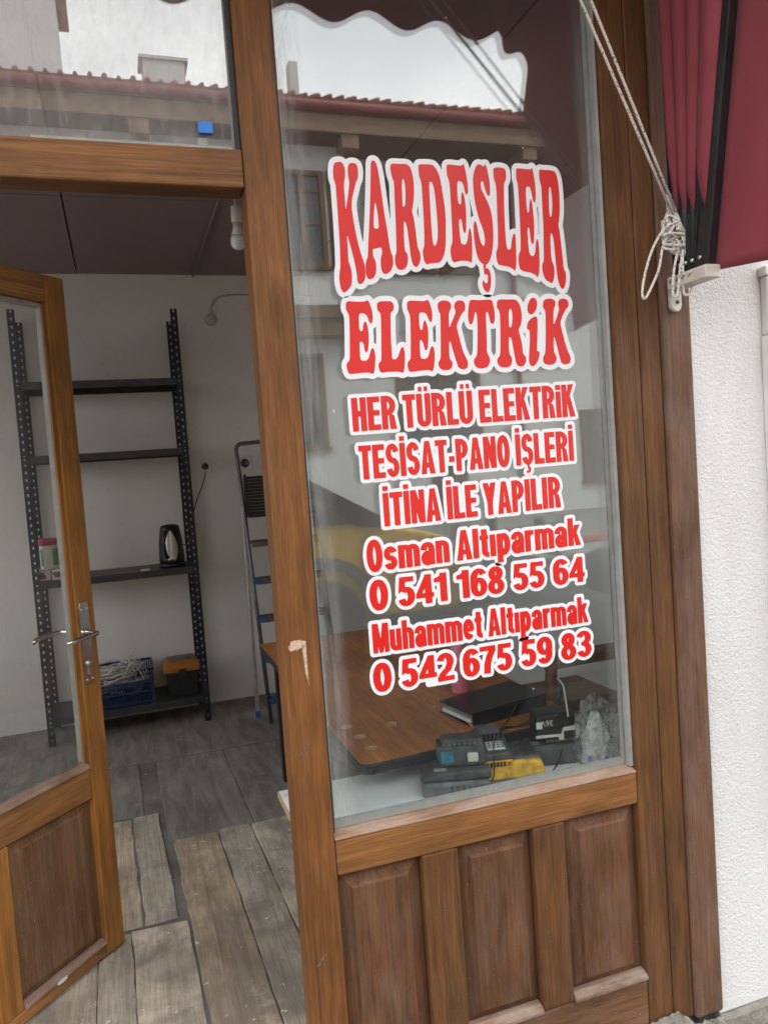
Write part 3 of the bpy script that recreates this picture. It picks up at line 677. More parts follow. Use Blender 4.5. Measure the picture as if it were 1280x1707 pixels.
HEAD = [
 (A1, "90,180 100,130 135,115 175,122 200,175 205,240 198,300 195,360 205,500 211,575 225,500 245,330 238,270 230,200 240,140 275,125 315,140 330,200 328,270 310,315 290,400 272,480 270,560 280,640 300,760 330,900 360,1010 390,1100 402,1180 398,1250 375,1290 345,1298 325,1270 318,1200 295,1080 265,960 240,870 230,833 225,860 230,950 240,1080 262,1150 272,1230 265,1310 225,1365 190,1380 165,1340 150,1260 152,1180 160,1120 155,960 145,780 130,560 118,400 112,335 92,270"),
 (A1, "455,130 470,103 495,112 515,160 535,260 555,400 580,580 610,760 635,920 650,990 668,1040 668,1120 640,1180 595,1203 565,1180 550,1110 552,1045 562,1000 558,950 545,945 490,958 475,965 476,1010 480,1040 500,1080 508,1150 495,1220 465,1248 432,1250 410,1210 403,1130 412,1070 425,1030 430,900 438,740 445,560 450,380 452,250"),
 (A1, "645,190 645,150 665,132 740,135 800,138 835,170 860,250 872,360 870,470 860,550 855,600 870,660 885,760 900,880 910,950 932,1000 935,1060 920,1110 895,1133 870,1120 850,1070 835,980 820,860 808,770 795,715 780,692 772,720 775,830 785,970 808,1010 813,1080 795,1140 750,1163 710,1145 690,1090 690,1030 702,985 700,880 695,700 685,480 678,320 660,265"),
 (A1, "915,180 918,145 940,138 1040,142 1080,175 1120,260 1150,420 1175,600 1180,760 1178,920 1165,1010 1135,1075 1105,1093 1040,1098 1000,1108 975,1085 960,1020 958,970 970,930 972,820 965,650 955,480 943,320 925,265"),
 (A2, "25,190 25,150 50,140 120,148 170,150 185,132 200,170 220,270 230,350 232,410 220,432 205,415 190,350 175,315 150,302 130,315 128,400 135,490 148,525 165,515 168,440 175,408 190,430 205,510 213,600 215,700 213,780 200,805 185,780 175,710 165,675 152,672 145,700 150,790 160,870 170,908 205,915 225,880 235,810 245,760 258,775 268,840 273,950 272,1040 265,1092 235,1078 160,1075 95,1088 72,1050 63,980 68,930 80,890 78,780 70,600 60,420 48,300 30,250"),
 (A2, "345,140 375,155 385,158 400,140 420,200 438,290 445,370 443,430 432,447 415,430 395,370 380,315 365,302 355,330 362,380 385,430 425,510 455,600 472,720 477,850 470,960 450,1050 425,1100 400,1108 370,1100 335,1060 310,980 295,880 286,780 288,710 300,688 315,720 335,810 355,890 378,928 393,915 395,860 380,780 350,700 320,600 295,480 282,350 282,260 300,180 320,145"),
 (A2, "383,1098 383,1140 390,1195 395,1210 415,1205 425,1225 422,1280 405,1293 390,1275 378,1262 372,1290 378,1330 400,1368 430,1378 448,1340 455,1270 450,1200 432,1155 410,1145 402,1160 405,1100"),
 (A2, "478,210 480,180 510,168 560,172 592,190 600,240 598,290 582,325 580,400 583,560 590,740 600,880 610,950 630,967 648,950 655,880 668,825 680,810 692,840 697,940 700,1050 698,1130 685,1170 665,1150 620,1130 560,1120 525,1105 508,1050 506,990 520,940 522,820 515,620 508,420 498,320 482,280"),
 (A2, "697,220 700,182 730,178 800,185 840,185 850,170 862,210 880,320 887,420 885,490 876,508 862,490 848,420 832,365 812,355 793,370 793,440 800,550 808,600 822,598 828,520 838,475 850,500 862,600 872,720 873,840 868,895 856,912 843,890 832,800 825,758 812,755 808,800 815,900 825,990 840,1020 865,1028 882,990 890,900 900,862 913,900 922,1000 925,1120 918,1200 908,1235 890,1215 840,1190 770,1175 735,1150 722,1080 725,1010 740,970 740,850 732,640 722,450 712,330 700,280"),
 (A2, "920,225 925,190 960,192 1040,198 1080,225 1105,320 1118,470 1120,600 1112,690 1108,730 1120,800 1135,920 1148,1040 1160,1150 1178,1190 1180,1260 1170,1320 1150,1347 1125,1325 1100,1240 1085,1120 1072,980 1060,870 1045,810 1033,815 1030,880 1040,1050 1065,1130 1068,1210 1055,1280 1035,1287 985,1255 960,1200 950,1120 965,1070 965,950 962,750 952,560 942,370 925,290"),
]
HEAD_H = [(A1, "495,510 485,600 482,730 492,758 520,762 530,745 525,660 515,590 503,530"),
 (A1, "765,280 755,320 758,420 762,530 770,548 783,540 790,480 788,380 778,300"),
 (A1, "1030,308 1020,330 1022,420 1030,560 1040,720 1052,870 1065,925 1080,925 1098,880 1103,780 1095,640 1080,480 1065,370 1048,318"),
 (A2, "1022,358 1014,400 1015,500 1020,610 1030,648 1042,630 1048,540 1043,440 1033,370")]
WORD = [
 (B1, "105,200 110,160 135,142 200,145 300,145 340,133 365,180 385,250 392,320 385,370 372,378 355,360 335,305 310,278 275,270 248,285 245,350 250,430 265,460 285,450 292,390 310,358 330,385 345,450 350,540 345,640 335,678 320,685 305,660 295,600 275,575 255,580 252,640 260,740 275,773 320,775 350,745 370,670 390,640 410,670 420,740 415,850 405,905 388,915 350,903 250,908 155,918 130,895 115,840 118,805 145,765 148,650 147,480 142,320 130,270 110,235"),
 (B1, "438,200 440,165 470,145 540,140 595,148 615,185 612,235 585,268 583,330 585,480 592,640 600,745 620,760 645,755 665,720 690,650 710,630 728,660 735,740 730,850 720,900 705,905 670,893 560,895 485,902 460,865 455,810 482,768 484,640 482,450 478,300 465,262 442,232"),
 (B1, "757,190 762,150 790,135 860,137 940,140 975,127 1000,165 1020,235 1027,300 1020,355 1008,363 990,340 970,290 945,265 910,262 888,275 885,330 892,420 905,447 922,440 930,380 945,345 962,370 978,430 985,520 980,620 968,660 955,664 942,640 930,590 912,558 895,565 893,620 900,720 912,750 955,755 985,725 1005,650 1025,620 1045,650 1053,720 1048,820 1035,880 1020,888 985,875 880,885 790,893 770,860 762,810 775,780 795,745 797,620 795,450 790,310 775,260 760,225"),
 (B1, "1083,200 1090,160 1120,138 1160,133 1205,145 1228,185 1222,225 1205,265 1203,330 1208,415 1225,385 1260,300 1275,250 1262,215 1262,175 1285,140 1330,133 1365,150 1378,200 1370,245 1345,270 1310,340 1288,405 1300,470 1330,590 1360,690 1395,760 1407,810 1395,855 1355,868 1310,850 1290,800 1270,740 1245,660 1225,590 1212,570 1207,600 1207,690 1215,755 1240,790 1240,835 1215,868 1165,877 1120,865 1095,825 1095,790 1115,745 1117,640 1115,450 1112,290 1098,255"),
 (B2, "128,260 135,190 155,130 250,130 370,127 395,180 410,260 412,330 400,375 385,382 368,370 355,320 340,265 325,257 318,290 322,420 328,580 330,680 355,740 360,790 335,840 280,858 225,850 195,810 193,765 222,710 228,600 228,430 222,300 212,262 200,265 190,320 175,375 155,390 138,365 128,310"),
 (B2, "435,190 440,140 470,122 560,123 630,125 670,165 692,230 700,310 690,390 668,445 672,475 690,540 705,620 715,700 742,735 745,780 725,825 690,838 655,822 635,780 620,700 605,620 592,550 575,525 563,540 563,620 570,700 592,740 595,790 575,835 520,848 465,835 440,790 445,750 468,710 472,600 472,440 467,290 455,235 437,215"),
 (B2, "760,210 770,160 795,115 830,105 855,130 863,180 850,235 820,275 790,280 765,255"),
 (B2, "755,415 765,370 800,325 845,305 865,325 868,420 865,560 862,660 870,675 888,680 885,740 860,800 825,833 795,825 778,780 778,700 785,580 783,460 765,445 757,430"),
 (B2, "925,180 935,135 965,117 1010,113 1050,135 1057,180 1042,220 1037,290 1040,382 1060,350 1085,270 1097,225 1088,180 1097,130 1130,113 1175,122 1197,160 1193,200 1165,235 1130,310 1113,375 1125,440 1155,560 1190,670 1217,730 1220,780 1200,805 1160,815 1125,800 1110,760 1090,680 1065,580 1048,525 1040,550 1040,640 1048,690 1070,735 1065,785 1040,812 990,820 945,808 928,770 930,735 950,685 955,560 955,400 950,250 930,215")]
WORD_H = [(B2, "572,225 562,250 562,330 565,405 578,420 592,400 600,330 597,260 585,228")]
lettering([outline(s, *o) for o, s in HEAD], [outline(s, *o) for o, s in HEAD_H], .0112, label='tall arched red headline word with white outline')
lettering([outline(s, *o) for o, s in WORD], [outline(s, *o) for o, s in WORD_H], .0112, label='second red headline word with white outline')

# condensed bold sans: letters as strokes on a unit cap height
S, T_ = .185, .155
def arc(cx, cy, rx, ry, a0, a1, n=14):
    return [(cx+rx*math.cos(R(a0+(a1-a0)*i/n)), cy+ry*math.sin(R(a0+(a1-a0)*i/n))) for i in range(n+1)]
def rib(pts, w=None, wx=S, wz=T_, closed=False):
    # ribbon whose thickness blends from wx (where it runs upright) to wz (where it runs level)
    n = len(pts); L = []; Rr = []
    for i in range(n):
        a = pts[(i-1) % n] if closed or i else pts[0]; b = pts[(i+1) % n] if closed or i < n-1 else pts[-1]
        tx, tz = b[0]-a[0], b[1]-a[1]; q = math.hypot(tx, tz) or 1; tx, tz = tx/q, tz/q
        h = .5*(w if w else math.hypot(wx*tz, wz*tx))
        L.append((pts[i][0]-tz*h, pts[i][1]+tx*h)); Rr.append((pts[i][0]+tz*h, pts[i][1]-tx*h))
    return [[L[i], L[(i+1) % n], Rr[(i+1) % n], Rr[i]] for i in range(n if closed else n-1)]
def bar(x0, z0, x1, z1): return [[(x0, z0), (x1, z0), (x1, z1), (x0, z1)]]
def oval(cx, cz, rx, rz): return rib(arc(cx, cz, rx-S/2, rz-T_/2, 0, 360, 28)[:-1], closed=True)
def bowl(x, z0, z1, xr):   # right-facing bowl from stem centre x
    rz = (z1-z0-T_)/2; cz = (z0+z1)/2; r = min(.2, rz)
    return rib([(x, z1-T_/2), (xr-r-S/2, z1-T_/2)]+arc(xr-S/2-r, cz, r, rz, 90, -90, 16)+[(x, z0+T_/2)])
def sshape(w, h, z=0):
    rx = w/2-S/2; q = (h-T_)/4
    a = arc(w/2, z+h-T_/2-q, rx, q, 12, 270, 18); b = arc(w/2, z+T_/2+q, rx, q, 90, -168, 18)
    return rib(a+b[1:], wx=S*.95)
def glyph(c):
    x = .74
    if c == 'H': return .46, bar(0, 0, S, 1)+bar(.46-S, 0, .46, 1)+bar(S-.01, .44, .46-S+.01, .6)
    if c == 'E': return .41, bar(0, 0, S, 1)+bar(S-.01, 0, .41, .16)+bar(S-.01, .84, .40, 1)+bar(S-.01, .44, .38, .59)
    if c == 'L': return .385, bar(0, 0, S, 1)+bar(S-.01, 0, .385, .165)
    if c == 'T': return .42, bar(.21-S/2, 0, .21+S/2, .9)+bar(0, .84, .42, 1)
    if c == 'I': return S, bar(0, 0, S, 1)
    if c == 'İ': return S, bar(0, 0, S, 1)+bar(.01, 1.07, S-.01, 1.2)
    if c == 'i': return S, bar(0, 0, S, .80)+bar(0, .86, S, 1)
    if c == '-': return .23, bar(.02, .3, .21, .47)
    if c == 'R': return .47, bar(0, 0, S, 1)+bowl(S-.02, .42, 1, .46)+[[(.28, .47), (.40, .40), (.445, .15), (.47, 0), (.27, 0), (.255, .16), (.24, .47)]]
    if c == 'P': return .45, bar(0, 0, S, 1)+bowl(S-.02, .38, 1, .45)
    if c == 'U' or c == 'Ü':
        g = rib([(S/2, 1), (S/2, .24)]+arc(.235, .24, .235-S/2, .24-T_/2, 180, 360, 16)+[(.47-S/2, 1)])
        return .47, g+(bar(.08, 1.08, .19, 1.21)+bar(.28, 1.08, .39, 1.21) if c == 'Ü' else [])
    if c == 'K': return .48, bar(0, 0, S, 1)+[[(S-.02, .33), (S-.02, .58), (.26, 1), (.46, 1), (.28, .60)]]+[[(.20, .50), (.32, .62), (.49, 0), (.29, 0)]]
    if c == 'S': return .45, sshape(.45, 1)
    if c == 'Ş': return .45, sshape(.45, 1)+bar(.2, -.08, .26, .03)+rib(arc(.22, -.16, .07, .07, 90, -140, 10), w=.075)
    if c == 'A': return .50, [[(0, 0), (.165, 1), (.25, 1), (.25, .80), (.185, 0)], [(.25, 1), (.335, 1), (.50, 0), (.315, 0), (.25, .80)]]+bar(.14, .19, .36, .34)
    if c == 'N': return .47, bar(0, 0, S*.95, 1)+bar(.47-S*.95, 0, .47, 1)+[[(.02, 1), (.19, 1), (.45, 0), (.28, 0)]]
    if c == 'O' or c == '0': return .48, oval(.24, .5, .24, .515)
    if c == 'Y': return .47, bar(.235-S/2, 0, .235+S/2, .45)+[[(0, 1), (.19, 1), (.30, .52), (.235+S/2, .40), (.235-S/2, .40)], [(.47, 1), (.28, 1), (.19, .56), (.235-S/2, .40), (.235+S/2, .40)]]
    if c == 'M': return .60, bar(0, 0, S*.9, 1)+bar(.60-S*.9, 0, .60, 1)+[[(.02, 1), (.21, 1), (.36, 0), (.24, 0)], [(.58, 1), (.39, 1), (.24, 0), (.36, 0)]]
    if c == 's': return .40, sshape(.40, x)
    if c in 'nmhur':
        st = bar(0, 0, S, 1 if c == 'h' else x)
        def arch(x0, x1): return rib([(x0+S/2, x*.5)]+arc((x0+x1)/2, x-T_/2-.13, (x1-x0)/2-S/2, .13, 180, 0, 14)+[(x1-S/2, 0)])
        if c == 'n' or c == 'h': return .43, st+arch(0, .43)
        if c == 'm': return .67, st+arch(0, .427)+arch(.243, .67)
        if c == 'r': return .30, st+rib([(S/2, x*.45)]+arc(.28, x-T_/2-.16, .19, .16, 180, 95, 10)+[(.30, x-T_/2)])
        return .43, bar(.43-S, 0, .43, x)+rib([(S/2, x)]+[(S/2, .2)]+arc(.215, T_/2+.13, .215-S/2, .13, 180, 350, 14))
    if c == 'a':
        return .43, bar(.43-S, 0, .43, x*.6)+rib([(S/2-.01, x*.66)]+arc(.215, x-T_/2-.13, .215-S/2, .13, 160, 0, 14)+[(.43-S/2, .2)])+oval(.20, .22, .20, .235)
    if c == 'l': return S, bar(0, 0, S, 1)
    if c == 'ı': return S, bar(0, 0, S, x)
    if c == 't': return .29, bar(.06, .12, .06+S, .95)+bar(0, x-.14, .28, x)+rib([(.06+S/2, .2)]+arc(.06+S/2+.11, .2, .11, .2-T_/2, 180, 275, 8)+[(.29, T_/2)])
    if c == 'p': return .45, bar(0, -.24, S, x)+oval(.23, x/2, .22, x/2+.01)
    if c == 'k': return .45, bar(0, 0, S, 1)+[[(S-.02, .24), (S-.02, .44), (.23, x), (.43, x), (.28, .42)]]+[[(.20, .36), (.31, .46), (.45, 0), (.26, 0)]]
    if c == 'e': return .43, rib([(S*.6, x*.48), (.43-S/2+.05, x*.48)], w=.13)+rib([(.43-S/2, x*.46)]+arc(.215, x/2, .215-S/2, x/2-T_/2, 4, 318, 24))
    if c == '1': return .36, bar(.16, 0, .16+S, 1)+[[(.0, .70), (.0, .83), (.13, .88), (.20, 1), (.30, 1), (.30, .70)]]
    if c == '2': return .46, bar(0, 0, .46, .16)+rib(arc(.23, .70, .23-S/2, .30-T_/2, 170, -20, 16)+[(.30, .42), (.14, .24), (.10, .10)])
    if c == '3': return .46, rib(arc(.23, .735, .23-S/2, .265-T_/2, 165, -90, 16), wx=S)+rib(arc(.23, .29, .23-S/2, .29-T_/2, 90, -165, 18), wx=S)+bar(.15, .45, .26, .58)
    if c == '4': return .48, bar(.25, 0, .25+S*.95, 1)+bar(0, .21, .48, .36)+[[(0, .34), (.27, 1), (.36, 1), (.36, .82), (.15, .34)]]
    if c == '5': return .46, bar(.06, .84, .43, 1)+[[(.06, 1), (.21, 1), (.19, .60), (.02, .46)]]+rib(arc(.22, .33, .23-S/2, .33-T_/2, 135, -160, 20))
    if c == '6': return .47, oval(.235, .325, .235, .34)+rib(arc(.245, .60, .245-S/2, .4-T_/2, 35, 190, 16)+[(S/2, .32)])
    if c == '9': return .47, oval(.235, .675, .235, .34)+rib(arc(.225, .40, .225-S/2+.01, .4-T_/2, 215, 370, 16)+[(.47-S/2, .68)])
    if c == '7': return .45, bar(0, .84, .45, 1)+rib([(.38, .88), (.27, .62), (.20, .32), (.185, 0)], w=S)
    if c == '8': return .47, oval(.235, .745, .205, .265)+oval(.235, .275, .235, .29)
    return .17, []
def text_line(txt, x0, x1, zb0, zb1, zt0, zt1, margin=.0082, sp=.05, space=.20, label=None):
    polys = []; u = 0
    for c in txt:
        w, g = glyph(c)
        if c == ' ': u += space; continue
        polys += [[(u+a, b) for a, b in q] for q in g]; u += w+sp
    W = u-sp
    def mp(a, b):
        t = a/W; zb = zb0+(zb1-zb0)*t; zt = zt0+(zt1-zt0)*t; return (x0+(x1-x0)*t, zb+(zt-zb)*b)
    lettering([[mp(a, b) for a, b in q] for q in polys], [], margin, .0005, label)
text_line('HER TÜRLÜ ELEKTRiK', .4755, 1.0165, 1.5784, 1.5854, 1.6486, 1.6598)
text_line('TESİSAT-PANO İŞLERİ', .4838, 1.0070, 1.4756, 1.4828, 1.5472, 1.5524)
text_line('İTİNA İLE YAPILIR', .5303, .9655, 1.3715, 1.3769, 1.443, 1.4489)
text_line('Osman Altıparmak', .4847, 1.0127, 1.2765, 1.2842, 1.3445, 1.3486)
text_line('0 541 168 55 64', .4849, 1.0180, 1.193, 1.1966, 1.2578, 1.2553, space=.24, sp=.03)
text_line('Muhammet Altıparmak', .4846, 1.0209, 1.1005, 1.0988, 1.1638, 1.1598)
text_line('0 542 675 59 83', .4796, 1.0250, 1.0152, 1.0169, 1.0771, 1.079, space=.24, sp=.03)

# ------------------------------------------------------------------ the open shop door (hinged left, swung into the shop)
def shop_door():
    a = R(47.51)
    d = thing('shop_door', 'half glazed wooden door standing open into the shop', 'door', (-.725, .059, .205), a)
    T = world_of(d); Wd, H = .93, 1.865; t = .046
    def P(m): m.local = True; return m
    B = .004
    def bx(x0, x1, y0, y1, z0, z1): m = P(MB()); return m.box(x0, x1, y0, y1, z0, z1)
    bx(Wd-.066, Wd, 0, t, 0, H).build('stile', M['door_v'], d, bevel=B)
    bx(0, .066, 0, t, 0, H).build('stile', M['door_v'], d, bevel=B)
    bx(.067, Wd-.067, .001, t-.001, H-.075, H-.0005).build('top_rail', M['door_h'], d, bevel=B)
    bx(.067, Wd-.067, .001, t-.001, .447, .528).build('middle_rail', M['door_h'], d, bevel=B)
    bx(.067, Wd-.067, .001, t-.001, .0005, .030).build('bottom_rail', M['door_h'], d, bevel=B)
    bx(.522, .586, .0015, t-.0015, .031, .446).build('muntin', M['door_v'], d, bevel=B)
    m = P(MB()); m.prism([(-.002, .529), (-.002, .535), (.012, .548), (.02, .548), (.02, .529)], .068, Wd-.068, 'x'); m.build('glazing_bead', M['bead'], d, bevel=.0015)
    m = P(MB()); m.prism([(-.003, .0305), (-.003, .036), (.012, .046), (.02, .046), (.02, .0305)], .588, Wd-.068, 'x'); m.build('glazing_bead', M['bead2'], d, bevel=.0015)
    for x0, x1 in ((.588, Wd-.068), (.068, .52)):
        m = P(MB()); raised_panel(m, x0, x1, .046, .446, x0+.022, x1-.035, .068, .415, .020, .009); m.build('panel', M['door_panel'], d)
    m = P(MB())
    m.box(Wd-.0795, Wd-.0675, .004, .012, .549, H-.076); m.build('glazing_strip', M['door_v'], d)
    m = P(MB()); m.box(Wd-.074, Wd-.0675, .0125, .035, .549, H-.076); m.box(.0675, Wd-.0745, .0125, .035, H-.086, H-.076); m.build('spacer', M['spacer'], d)
    g = P(MB()); g.box(.068, Wd-.0745, .018, .022, .549, H-.087); g.build('glass', M['glass_door'], d)
    # lock plates, levers and cylinder on both faces
    for side in (-1, 1):
        y = -.0008 if side < 0 else t+.0008
        f = lambda q: y+side*q
        xs = Wd-.042
        m = P(MB()); m.prism([(xs-.018, .76), (xs+.018, .76), (xs+.018, .972), (xs+.012, .985), (xs-.012, .985), (xs-.018, .972)], min(f(0), f(.0035)), max(f(0), f(.0035)), 'y')
        pl = m.build('lock_plate', M['chrome'], d, bevel=.0015)
        m = P(MB()); m.lathe([(.010, 0), (.010, .012), (.007, .03), (.007, .045)], (xs, y, .900), 14, 'y') if side > 0 else m.lathe([(.010, 0), (.010, -.012), (.007, -.03), (.007, -.045)], (xs, y, .900), 14, 'y')
        pts = [(xs, f(.042), .900), (xs-.02, f(.046), .900), (xs-.05, f(.047), .899), (xs-.085, f(.044), .896), (xs-.098, f(.036), .893)]
        m.tube(cat_rom(pts, 5), [.006]*6+[.007]*9+[.0058]*6, 10)
        m.build('handle', M['chrome'], d)
        m = P(MB()); m.lathe([(.009, 0), (.009, side*.009), (.006, side*.011)], (xs, y, .815), 14, 'y'); m.box(xs-.005, xs+.005, min(f(0), f(.008)), max(f(0), f(.008)), .785, .806); m.build('lock_cylinder', M['alu'], d, bevel=.001)
        for dz in (.772, .965):
            for dx in (-.01, .01):
                m = P(MB()); m.lathe([(.0035, side*.0036), (.003, side*.006), (.0006, side*.0066)], (xs+dx, y, dz), 10, 'y'); m.build('screw', M['bolt'], pl)
    m = P(MB()); m.grid(lambda u, v: (.70+.016*(u-.5)*2+.002*math.sin(9*v), -.0045-.001*math.sin(math.pi*u), .034+.012*(v-.5)*(1-.6*abs(u-.5))), 6, 4); m.build('paint_chip', M['paper'], d)
shop_door()

# ------------------------------------------------------------------ folded awning above the window
def awning():
    XR, XL = 1.279, -1.0
    aw = thing('folding_awning', 'maroon canvas hood awning on black frames with scalloped valance above the window', 'awning', (.14, -.06, 1.85))
    ZT = 3.13
    # the frames pivot on the bracket and fan outwards: foot point and top point (y, z)
    foot = [(-.030, 1.905), (-.051, 1.903), (-.072, 1.901), (-.093, 1.899), (-.118, 1.897)]
    top = [(-.012, ZT), (-.085, ZT+.0), (-.165, ZT-.01), (-.235, ZT-.02), (-.345, ZT-.03)]
    wid = [.0065, .0065, .0065, .0065, .020]
    def at(i, t): return (foot[i][0]+(top[i][0]-foot[i][0])*t, foot[i][1]+(top[i][1]-foot[i][1])*t)
    for i in range(5):
        m = MB(); h = wid[i]
        for X in (XR, XL):
            s = -1 if X == XR else 1
            y0, z0 = at(i, -.01); y1, z1 = at(i, 1)
            m.add([(X+dx, y+dy, z) for (y, z) in ((y0, z0), (y1, z1)) for dx in (-.011, .011) for dy in (-h, h)],
                  [(0, 1, 3, 2), (4, 6, 7, 5), (0, 4, 5, 1), (2, 3, 7, 6), (0, 2, 6, 4), (1, 5, 7, 3)])
        m.box(XL-.011, XR+.011, top[i][0]-.012, top[i][0]+.012, top[i][1]+.001, top[i][1]+.024)
        fr = m.build('frame_bar', M['alu_black'], aw, bevel=.002)
    # canvas between frames: taut at the frames, hanging in a pleat between them, narrowing to nothing near the foot
    for i in range(4):
        m = MB(); t0 = .10; spr = (.19, .085, .07, .10)[i]
        for X, s in ((XR, -1), (XL, 1)):
            def side(u, v):
                ts = t0+spr*(1-v)**1.2; t = ts+(1-ts)*u
                a, b = at(i, t), at(i+1, t)
                spread = max(0, (t-t0)/(1-t0))
                k = v; bulge = math.sin(math.pi*k)*(.006+.028*spread)
                return (X+s*(.012+bulge), a[0]+(b[0]-a[0])*k, a[1]+(b[1]-a[1])*k)
            m.grid(side, 26, 10)
        def topf(u, v):
            a, b = top[i], top[i+1]
            return (XL+(XR-XL)*u, a[0]+(b[0]-a[0])*v, a[1]+.026+(b[1]-a[1])*v+.012*math.sin(math.pi*v))
        m.grid(topf, 8, 6)
        m.build('canvas', M['canvas'], aw, solid=.0012)
    # wide valance stitched round the outermost frame: side wings and scalloped front flap
    def wing(X, s):
        m = MB()
        inner = [at(4, t) for t in np.linspace(-.01, 1.0, 61)]
        zc = [(-.385, 1.855), (-.425, 2.10), (-.462, 2.32), (-.505, 2.46), (-.575, 2.53), (-.600, 2.58), (-.575, 2.64), (-.553, 2.70), (-.585, 2.755), (-.655, 2.785), (-.680, 2.81), (-.685, 2.85), (-.70, 2.88)]
        oc = cat_rom([(0, y, z) for y, z in zc], 5); out = [(p.y, p.z) for p in oc]
        n = len(inner); no = len(out)
        def fn(u, v):
            a = inner[int(round(u*(n-1)))]; b = out[int(round(u*(no-1)))]
            y = a[0]+(b[0]-a[0])*v; z = a[1]+(b[1]-a[1])*v
            return (X-s*(.0135+.010*math.sin(3.2*u+1)*v), y, z)
        m.grid(fn, 60, 8)
        return m
    wing(XR, -1).build('valance', M['canvas'], aw, solid=.0015); wing(XL, 1).build('valance', M['canvas'], aw, solid=.0015)
    m = MB()
    P0 = (-.345, ZT-.03)
    def flap(u, v):
        x = XL-.03+(XR+.06-XL)*u
        per = .236
        sc = .5-.5*math.cos(2*math.pi*(x-.725)/per)   # 0 at the low points of the wave
        ze = 2.846+.045*sc
        y = P0[0]-.012+(-.69-P0[0])*v; z = P0[1]+(ze-P0[1])*v
        return (x, y+.006*math.sin(x*9)*v, z+.02*math.sin(math.pi*v))
    m.grid(flap, 200, 8); m.build('front_valance', M['canvas'], aw, solid=.0015)
    # pivot brackets
    for X, s in ((XR, -1), (XL, 1)):
        m = MB()
        m.box(X-.028, X+.014, -.150, -.022, 1.864, 1.893)
        m.prism([(X-.016, 1.83), (X-.013, 1.822), (X-.006, 1.816), (X+.004, 1.816), (X+.011, 1.822), (X+.014, 1.83), (X+.014, 1.893), (X-.016, 1.893)], -.0215, -.008, 'y')
        br = m.build('pivot_bracket', M['offwhite'], aw, bevel=.003)
        m = MB(); m.lathe([(.0045, -.0215), (.004, -.026), (.001, -.0268)], (X, 0, 1.838), 12, 'y'); m.build('screw', M['alu_dark'], br)
        for i in range(4):
            m = MB(); m.lathe([(.0055, s*.0115), (.005, s*.016), (.0008, s*.0178)], (X, foot[i+1 if i < 4 else i][0], 1.915), 12, 'x'); m.build('bolt', M['bolt'], br)
            m = MB(); m.tube([(X+s*.029, foot[i][0]-.004, 1.879), (X+s*.029, foot[i][0]-.016, 1.888)], .0025, 6); m.build('pin', M['bolt'], br)
awning()

def rope_and_cleat():
    # cleat screwed on the post, cord wound on it and led up to the awning
    c = MB(); X, Y, Z = 1.262, -.030, 2.005
    c.tube([(X-.012, Y-.012, Z+.075), (X-.006, Y-.010, Z+.05), (X, Y, Z+.01), (X+.004, Y, Z-.02), (X+.012, Y-.010, Z-.06), (X+.016, Y-.014, Z-.078)], [.0065, .008, .0095, .0095, .008, .006], 10)
    c.box(X-.008, X+.012, Y+.003, -.0065, Z-.03, Z+.025)
    o = c.build('rope_cleat', M['offwhite'], bevel=.0015); tag(o, 'small off-white two-horned cleat screwed to the timber post', 'cleat')
    m = MB(); r = .0031
    for dx, e in ((0, (.474, -.305, 3.125)), (.012, (.530, -.300, 3.125))):
        a = Vector((X-.012+dx, Y-.028, Z+.018)); b = Vector(e)
        m.tube([a+(b-a)*t for t in np.linspace(0, 1, 9)], r, 8)
    # figure-of-eight turns round the cleat
    pts = []
    for k in range(5):
        for q in range(16):
            t = 2*math.pi*q/16; w = .020+.003*k
            pts.append((X-.002+w*math.sin(t)*(.7+.3*math.cos(k*2.1))+.0035*k-.006, Y-.016-.006*math.cos(t*2)-.004*k, Z-.012+.052*math.cos(t+.35*k)-.006*k))
    m.tube(cat_rom(pts, 2), r, 7)
    # cross turns
    pts = [(X-.03+.05*math.sin(t*2.0)*.62+.012, Y-.034-.008*math.cos(t*2), Z-.030+.016*math.cos(t*1.0)-.0016*t) for t in np.linspace(0, 9.4, 60)]
    m.tube(pts, r, 7)
    # hanging loops
    def loop(p): m.tube(cat_rom([(X+x, Y+y, Z+z) for x, y, z in p], 7), r, 8)
    loop([(-.010, -.034, .004), (-.045, -.036, -.012), (-.075, -.030, -.055), (-.098, -.026, -.115), (-.104, -.022, -.158), (-.094, -.022, -.163), (-.07, -.024, -.125), (-.058, -.028, -.095), (-.045, -.03, -.045), (-.018, -.036, -.004)])
    loop([(-.012, -.036, -.06), (-.025, -.036, -.105), (-.030, -.034, -.155), (-.024, -.034, -.166), (-.016, -.034, -.155), (-.006, -.034, -.10), (0, -.036, -.07)])
    loop([(.002, -.036, -.06), (-.004, -.040, -.11), (-.004, -.04, -.155), (.004, -.04, -.162), (.016, -.04, -.153), (.024, -.038, -.125), (.014, -.038, -.085), (.006, -.036, -.06)])
    o = m.build('awning_rope', M['rope']); tag(o, 'white flecked cord wound on the cleat with loose loops and two strands running up', 'rope')
    # dark flecks of the weave
rope_and_cleat()

# right edge: cable trunking and frame on the plaster
def trunking():
    m = MB(); m.box(1.556, 1.64, -.022, .0115, .5, 1.760); m.box(1.560, 1.63, -.012, .0115, 1.762, 1.905); m.box(1.553, 1.66, -.016, .0115, 1.906, 1.930)
    tag(m.build('cable_trunking', M['white'], bevel=.004), 'white upright plastic trunking on the plaster wall', 'trunking')
trunking()

